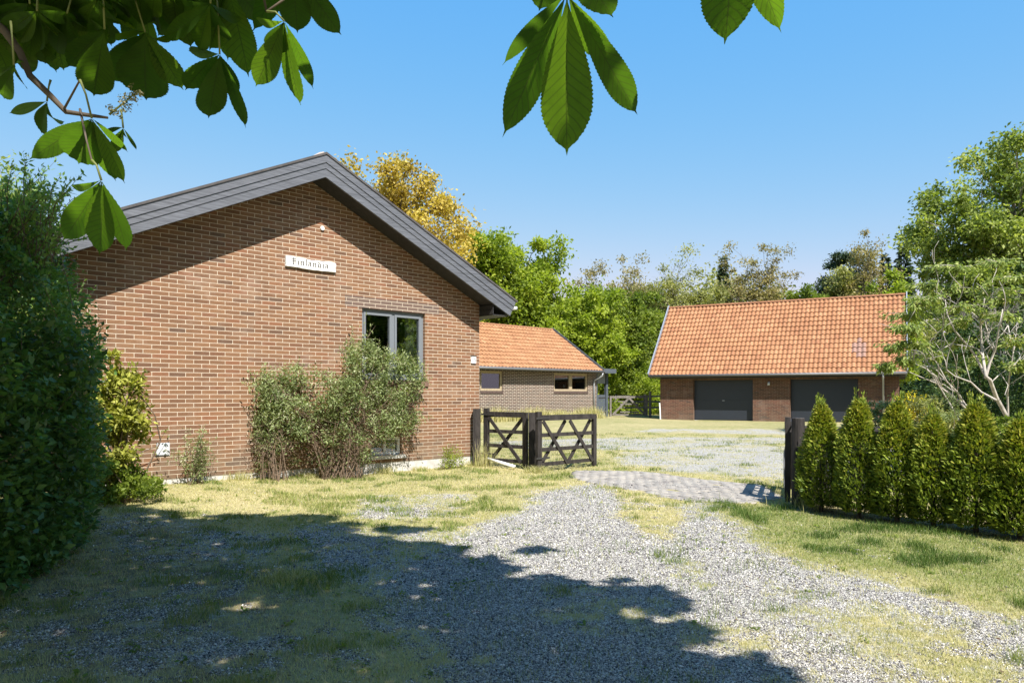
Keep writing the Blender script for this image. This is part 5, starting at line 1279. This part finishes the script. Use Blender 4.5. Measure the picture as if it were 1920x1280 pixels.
    def big_leaf(hub, Y, tips, up=None):
        "hub and leaflet tips as directions seen from the photo, at real distance Y"
        Vs = []; Fs = []; Us = []; Va = []; k = 0; H = at(hub[0], hub[1], Y)
        for (tx, ty, wpx, dy) in tips:
            seed[0] += 1; q = np.random.RandomState(seed[0]); Tp = at(tx, ty, Y+dy+(.16 if Y > 1.3 else .10)); N = unit((np.array([0, -.75, -.8])+q.normal(0, .25, 3))[None])[0]
            B = H+(Tp-H)*.02; V, F, U = leaflet(B, Tp, wpx/FPX*Y, N, q.uniform(.05, .35), q.uniform(-.18, .18), seed[0])
            Vs.append(V-off); Fs.append(F+k); Us.append(U); Va.append(np.full(len(V), q.rand())); k += len(V)
        me = np_mesh('hanging_leaf', np.concatenate(Vs), np.concatenate(Fs), np.concatenate(Va), True, np.concatenate(Us)); o = link('hanging_leaf', me, LM, O); return H, o
    def BL(hub, Y, tips, anchor):
        H, LO = big_leaf(hub, Y, tips); A = at(anchor[0], anchor[1], Y+anchor[2] if len(anchor) > 2 else Y); mid = (H+A)/2+np.array([0, 0, .01])
        pt = MB(); pt.tube([H-off, mid-off, A-off], [.0022, .002, .0028], 6); pt.build('petiole', M['petiole'], LO, True)
    a0 = (1068, -210, .1)
    BL((1063, -12), 1.0, [(1062, 286, 112, .14), (950, 240, 74, .16), (1201, 224, 62, .15), (1138, 120, 58, .05), (947, 108, 34, .12)], a0)
    BL((1050, -120), 1.12, [(1150, 36, 80, .1), (1010, 24, 70, .1)], a0)
    BL((1372, -190), 1.0, [(1364, 86, 112, 0), (1465, 66, 60, .08), (1280, -10, 80, .05)], (1330, -300, .1))
    T0 = 1.75
    BL((272, 60), T0, [(273, 192, 96, 0), (208, 150, 60, .1), (345, 168, 62, -.05), (318, 80, 30, .1), (215, 62, 34, .15)], (230, -60))
    BL((196, 55), T0-.1, [(174, 188, 68, 0), (130, 120, 50, .1), (118, 34, 40, .1)], (190, -70))
    BL((412, 102), T0, [(391, 224, 58, 0), (464, 236, 36, .1), (347, 162, 50, -.05), (352, 96, 26, .1), (440, 180, 40, .05)], (405, -30))
    BL((533, 40), T0-.15, [(560, 200, 56, 0), (478, 166, 50, -.05), (588, 163, 30, .1), (512, 100, 46, -.1), (474, 42, 24, .1)], (500, 22))
    BL((424, -34), T0+.1, [(468, 142, 62, 0), (427, 115, 50, .1), (396, 92, 60, 0), (498, 40, 44, .1)], (400, -120))
    BL((548, -60), T0, [(558, 62, 62, 0), (480, 46, 46, .1), (640, 66, 48, .05), (606, 40, 40, .1)], (560, -150))
    BL((172, 222), T0-.2, [(66, 292, 46, .1), (148, 306, 78, 0), (215, 344, 44, .05), (236, 342, 36, -.05), (240, 280, 20, .12)], (150, 150))
    BL((190, 338), T0-.3, [(190, 474, 58, 0), (124, 446, 56, .05), (241, 466, 50, 0), (128, 356, 18, .1), (150, 400, 30, .1)], (172, 300))
    BL((26, 122), T0-.1, [(2, 192, 34, 0), (48, 166, 26, .1), (-40, 160, 40, .05), (60, 118, 16, .1)], (20, 40))
    BL((88, 190), T0, [(75, 252, 32, 0), (20, 212, 20, .1), (110, 240, 22, .1)], (95, 150))
    BL((231, 240), T0, [(198, 246, 12, .05), (213, 284, 22, 0), (257, 280, 12, .05), (238, 262, 10, .05)], (226, 205))
    BL((187, -24), T0+.1, [(193, 44, 50, 0), (140, 30, 56, .05), (230, 20, 40, .1)], (180, -90))
    q = np.random.RandomState(77)
    for k in range(46):  # crowded leaves of the top left corner
        hx = q.uniform(-60, 400)*(1 if k % 3 else .45); hy = q.uniform(-70, 25)+(55*q.rand() if hx < 150 else 0); Y = T0+q.uniform(-.15, .45); tips = []
        b = q.uniform(-.3, .3)
        for a in (-1.2, -.6, 0, .6, 1.2):
            L = q.uniform(78, 128)*(1-.18*abs(a)); tips.append((hx+math.sin(a+b)*L, hy+math.cos(a+b)*L*.9, L*.40, q.uniform(-.05, .15)))
        BL((hx, hy), Y, tips, (hx+q.uniform(-40, 40), hy-70, .05))
    for k in range(26):  # smaller leaves further up in the corner
        hx = q.uniform(-40, 330)*(1 if k % 2 else .5); hy = q.uniform(-60, 60 if hx < 160 else 0); Y = 2.25+q.uniform(-.2, .3); tips = []; b = q.uniform(-.6, .6)
        for a in (-1.3, -.65, 0, .65, 1.3):
            L = q.uniform(52, 84)*(1-.18*abs(a)); tips.append((hx+math.sin(a+b)*L, hy+math.cos(a+b)*L*.9, L*.42, q.uniform(-.05, .1)))
        BL((hx, hy), Y, tips, (hx+q.uniform(-40, 40), hy-60, .05))
    br = [at(-90, -40, T0), at(10, 60, T0), at(37, 97, T0), at(56, 142, T0), at(95, 180, T0), at(124, 210, T0), at(165, 216, T0), at(202, 221, T0)]
    bm = MB(); bm.tube([p-off for p in br], [.012, .010, .009, .008, .007, .006, .005, .003], 8)
    bm.tube([at(-90, -40, T0)-off, at(-700, -700, 2.2)-off, np.array([-2.6, 1.2, 4.2])-off], [.012, .02, .035], 8)
    for A in ((230, -60), (405, -30), (500, 22), (400, -120), (560, -150)): bm.tube([at(*A, T0)-off, at(A[0]-60, -260, T0+.1)-off, at(-200, -420, T0+.15)-off], [.003, .006, .009], 6)
    bm.tube([at(-200, -420, T0+.15)-off, at(-700, -700, 2.2)-off], [.009, .018], 6)
    bm.tube([at(500, 22, T0-.15)-off, at(560, -20, T0-.1)-off, at(548, -150, T0)-off, at(400, -260, T0+.1)-off], [.0025, .003, .004, .006], 6)
    bm.tube([at(1068, -210, 1.1)-off, at(1190, -420, 1.2)-off, at(1330, -300, 1.1)-off], [.004, .006, .003], 6)
    bm.tube([at(1190, -420, 1.2)-off, at(900, -1300, 1.1)-off, np.array([-1.4, .9, 4.2])-off], [.006, .012, .03], 8)
    bm.tube([at(150, 150, T0-.2)-off, at(120, 205, T0)-off], [.002, .003], 5); bm.tube([at(172, 300, T0-.3)-off, at(162, 262, T0-.25)-off, at(150, 205, T0-.1)-off], [.002, .002, .003], 5)
    bm.build('branch', M['bark'], O, True)
    fl = []; fb = MB(); st0 = at(205, 215, T0)-off; st1 = at(258, 172, T0)-off; fb.tube([st0, (st0+st1)/2, st1], [.003, .002, .001], 5)
    for k in range(34):
        s = q.rand(); c = st0+(st1-st0)*s+q.normal(0, .009, 3); fb.tube([st0+(st1-st0)*s*.95, c], [.001, .0007], 3); fl.append(c+q.normal(0, .003, (7, 3)))
    fb.build('flower_stalk', M['petiole'], O); V, F, va = leaves(np.concatenate(fl), .007, .7, q); link('flower_candle', np_mesh('flower_candle', V, F, va), M['floret'], O)
def chestnut_leaf_mat():
    t = NT('horse_chestnut_leaf'); a = t.N('ShaderNodeAttribute', attribute_name='luv'); s = t.N('ShaderNodeSeparateXYZ'); t.L(a.outputs['Vector'], s.inputs[0])
    au = t.math('ABSOLUTE', s.outputs[1]); var = t.N('ShaderNodeAttribute', attribute_name='var').outputs['Fac']
    c = t.ramp(var, [(0, (.035, .085, .012)), (.5, (.05, .12, .014)), (1, (.075, .15, .018))])
    ph = t.math('FRACT', t.math('SUBTRACT', t.math('MULTIPLY', s.outputs[0], 15.0), t.math('MULTIPLY', au, 2.1)))
    side = t.math('LESS_THAN', t.math('ABSOLUTE', t.math('SUBTRACT', ph, .5)), .10); mid = t.math('LESS_THAN', au, .035)
    vein = t.math('MAXIMUM', t.math('MULTIPLY', side, .68), mid)
    c = t.mix(.5, c, t.ramp(t.noise(30, 4, t.obj()), [(.25, (.62, .66, .5)), (.5, (1, 1, 1)), (.75, (1.25, 1.15, .9))]), 'MULTIPLY')
    c2 = t.mix(t.math('MULTIPLY', vein, .7), c, (.035, .06, .02)); t.col(c2, .62); t.p.inputs['Specular IOR Level'].default_value = .2
    tr_ = t.N('ShaderNodeBsdfTranslucent'); t.L(t.mix(1.0, c2, (1.9, 1.7, .6), 'MULTIPLY'), tr_.inputs[0]); mx = t.N('ShaderNodeMixShader'); mx.inputs[0].default_value = .62
    t.L(t.p.outputs[0], mx.inputs[1]); t.L(tr_.outputs[0], mx.inputs[2]); t.L(mx.outputs[0], t.out.inputs[0])
    t.bump(t.math('SUBTRACT', 0.0, vein), .3, .002); return t.m
M['lf_chestnut'] = chestnut_leaf_mat()
M['lf_chestnut_far'] = leaf_mat('chestnut_crown_leaf', [(0, (.07, .12, .02)), (.5, (.11, .17, .03)), (1, (.15, .21, .04))], .5)
M['petiole'] = plain('green_leaf_stalk', (.12, .14, .035), .6, 20, .2, 0)
M['floret'] = leaf_mat('cream_floret', [(0, (.12, .13, .06)), (1, (.38, .33, .20))], .3)
chestnut()
for o_ in bpy.data.objects:
    if o_.parent is None and o_.type in ('MESH',) and not o_.get('label') and not o_.get('kind'): print('unlabelled', o_.name)
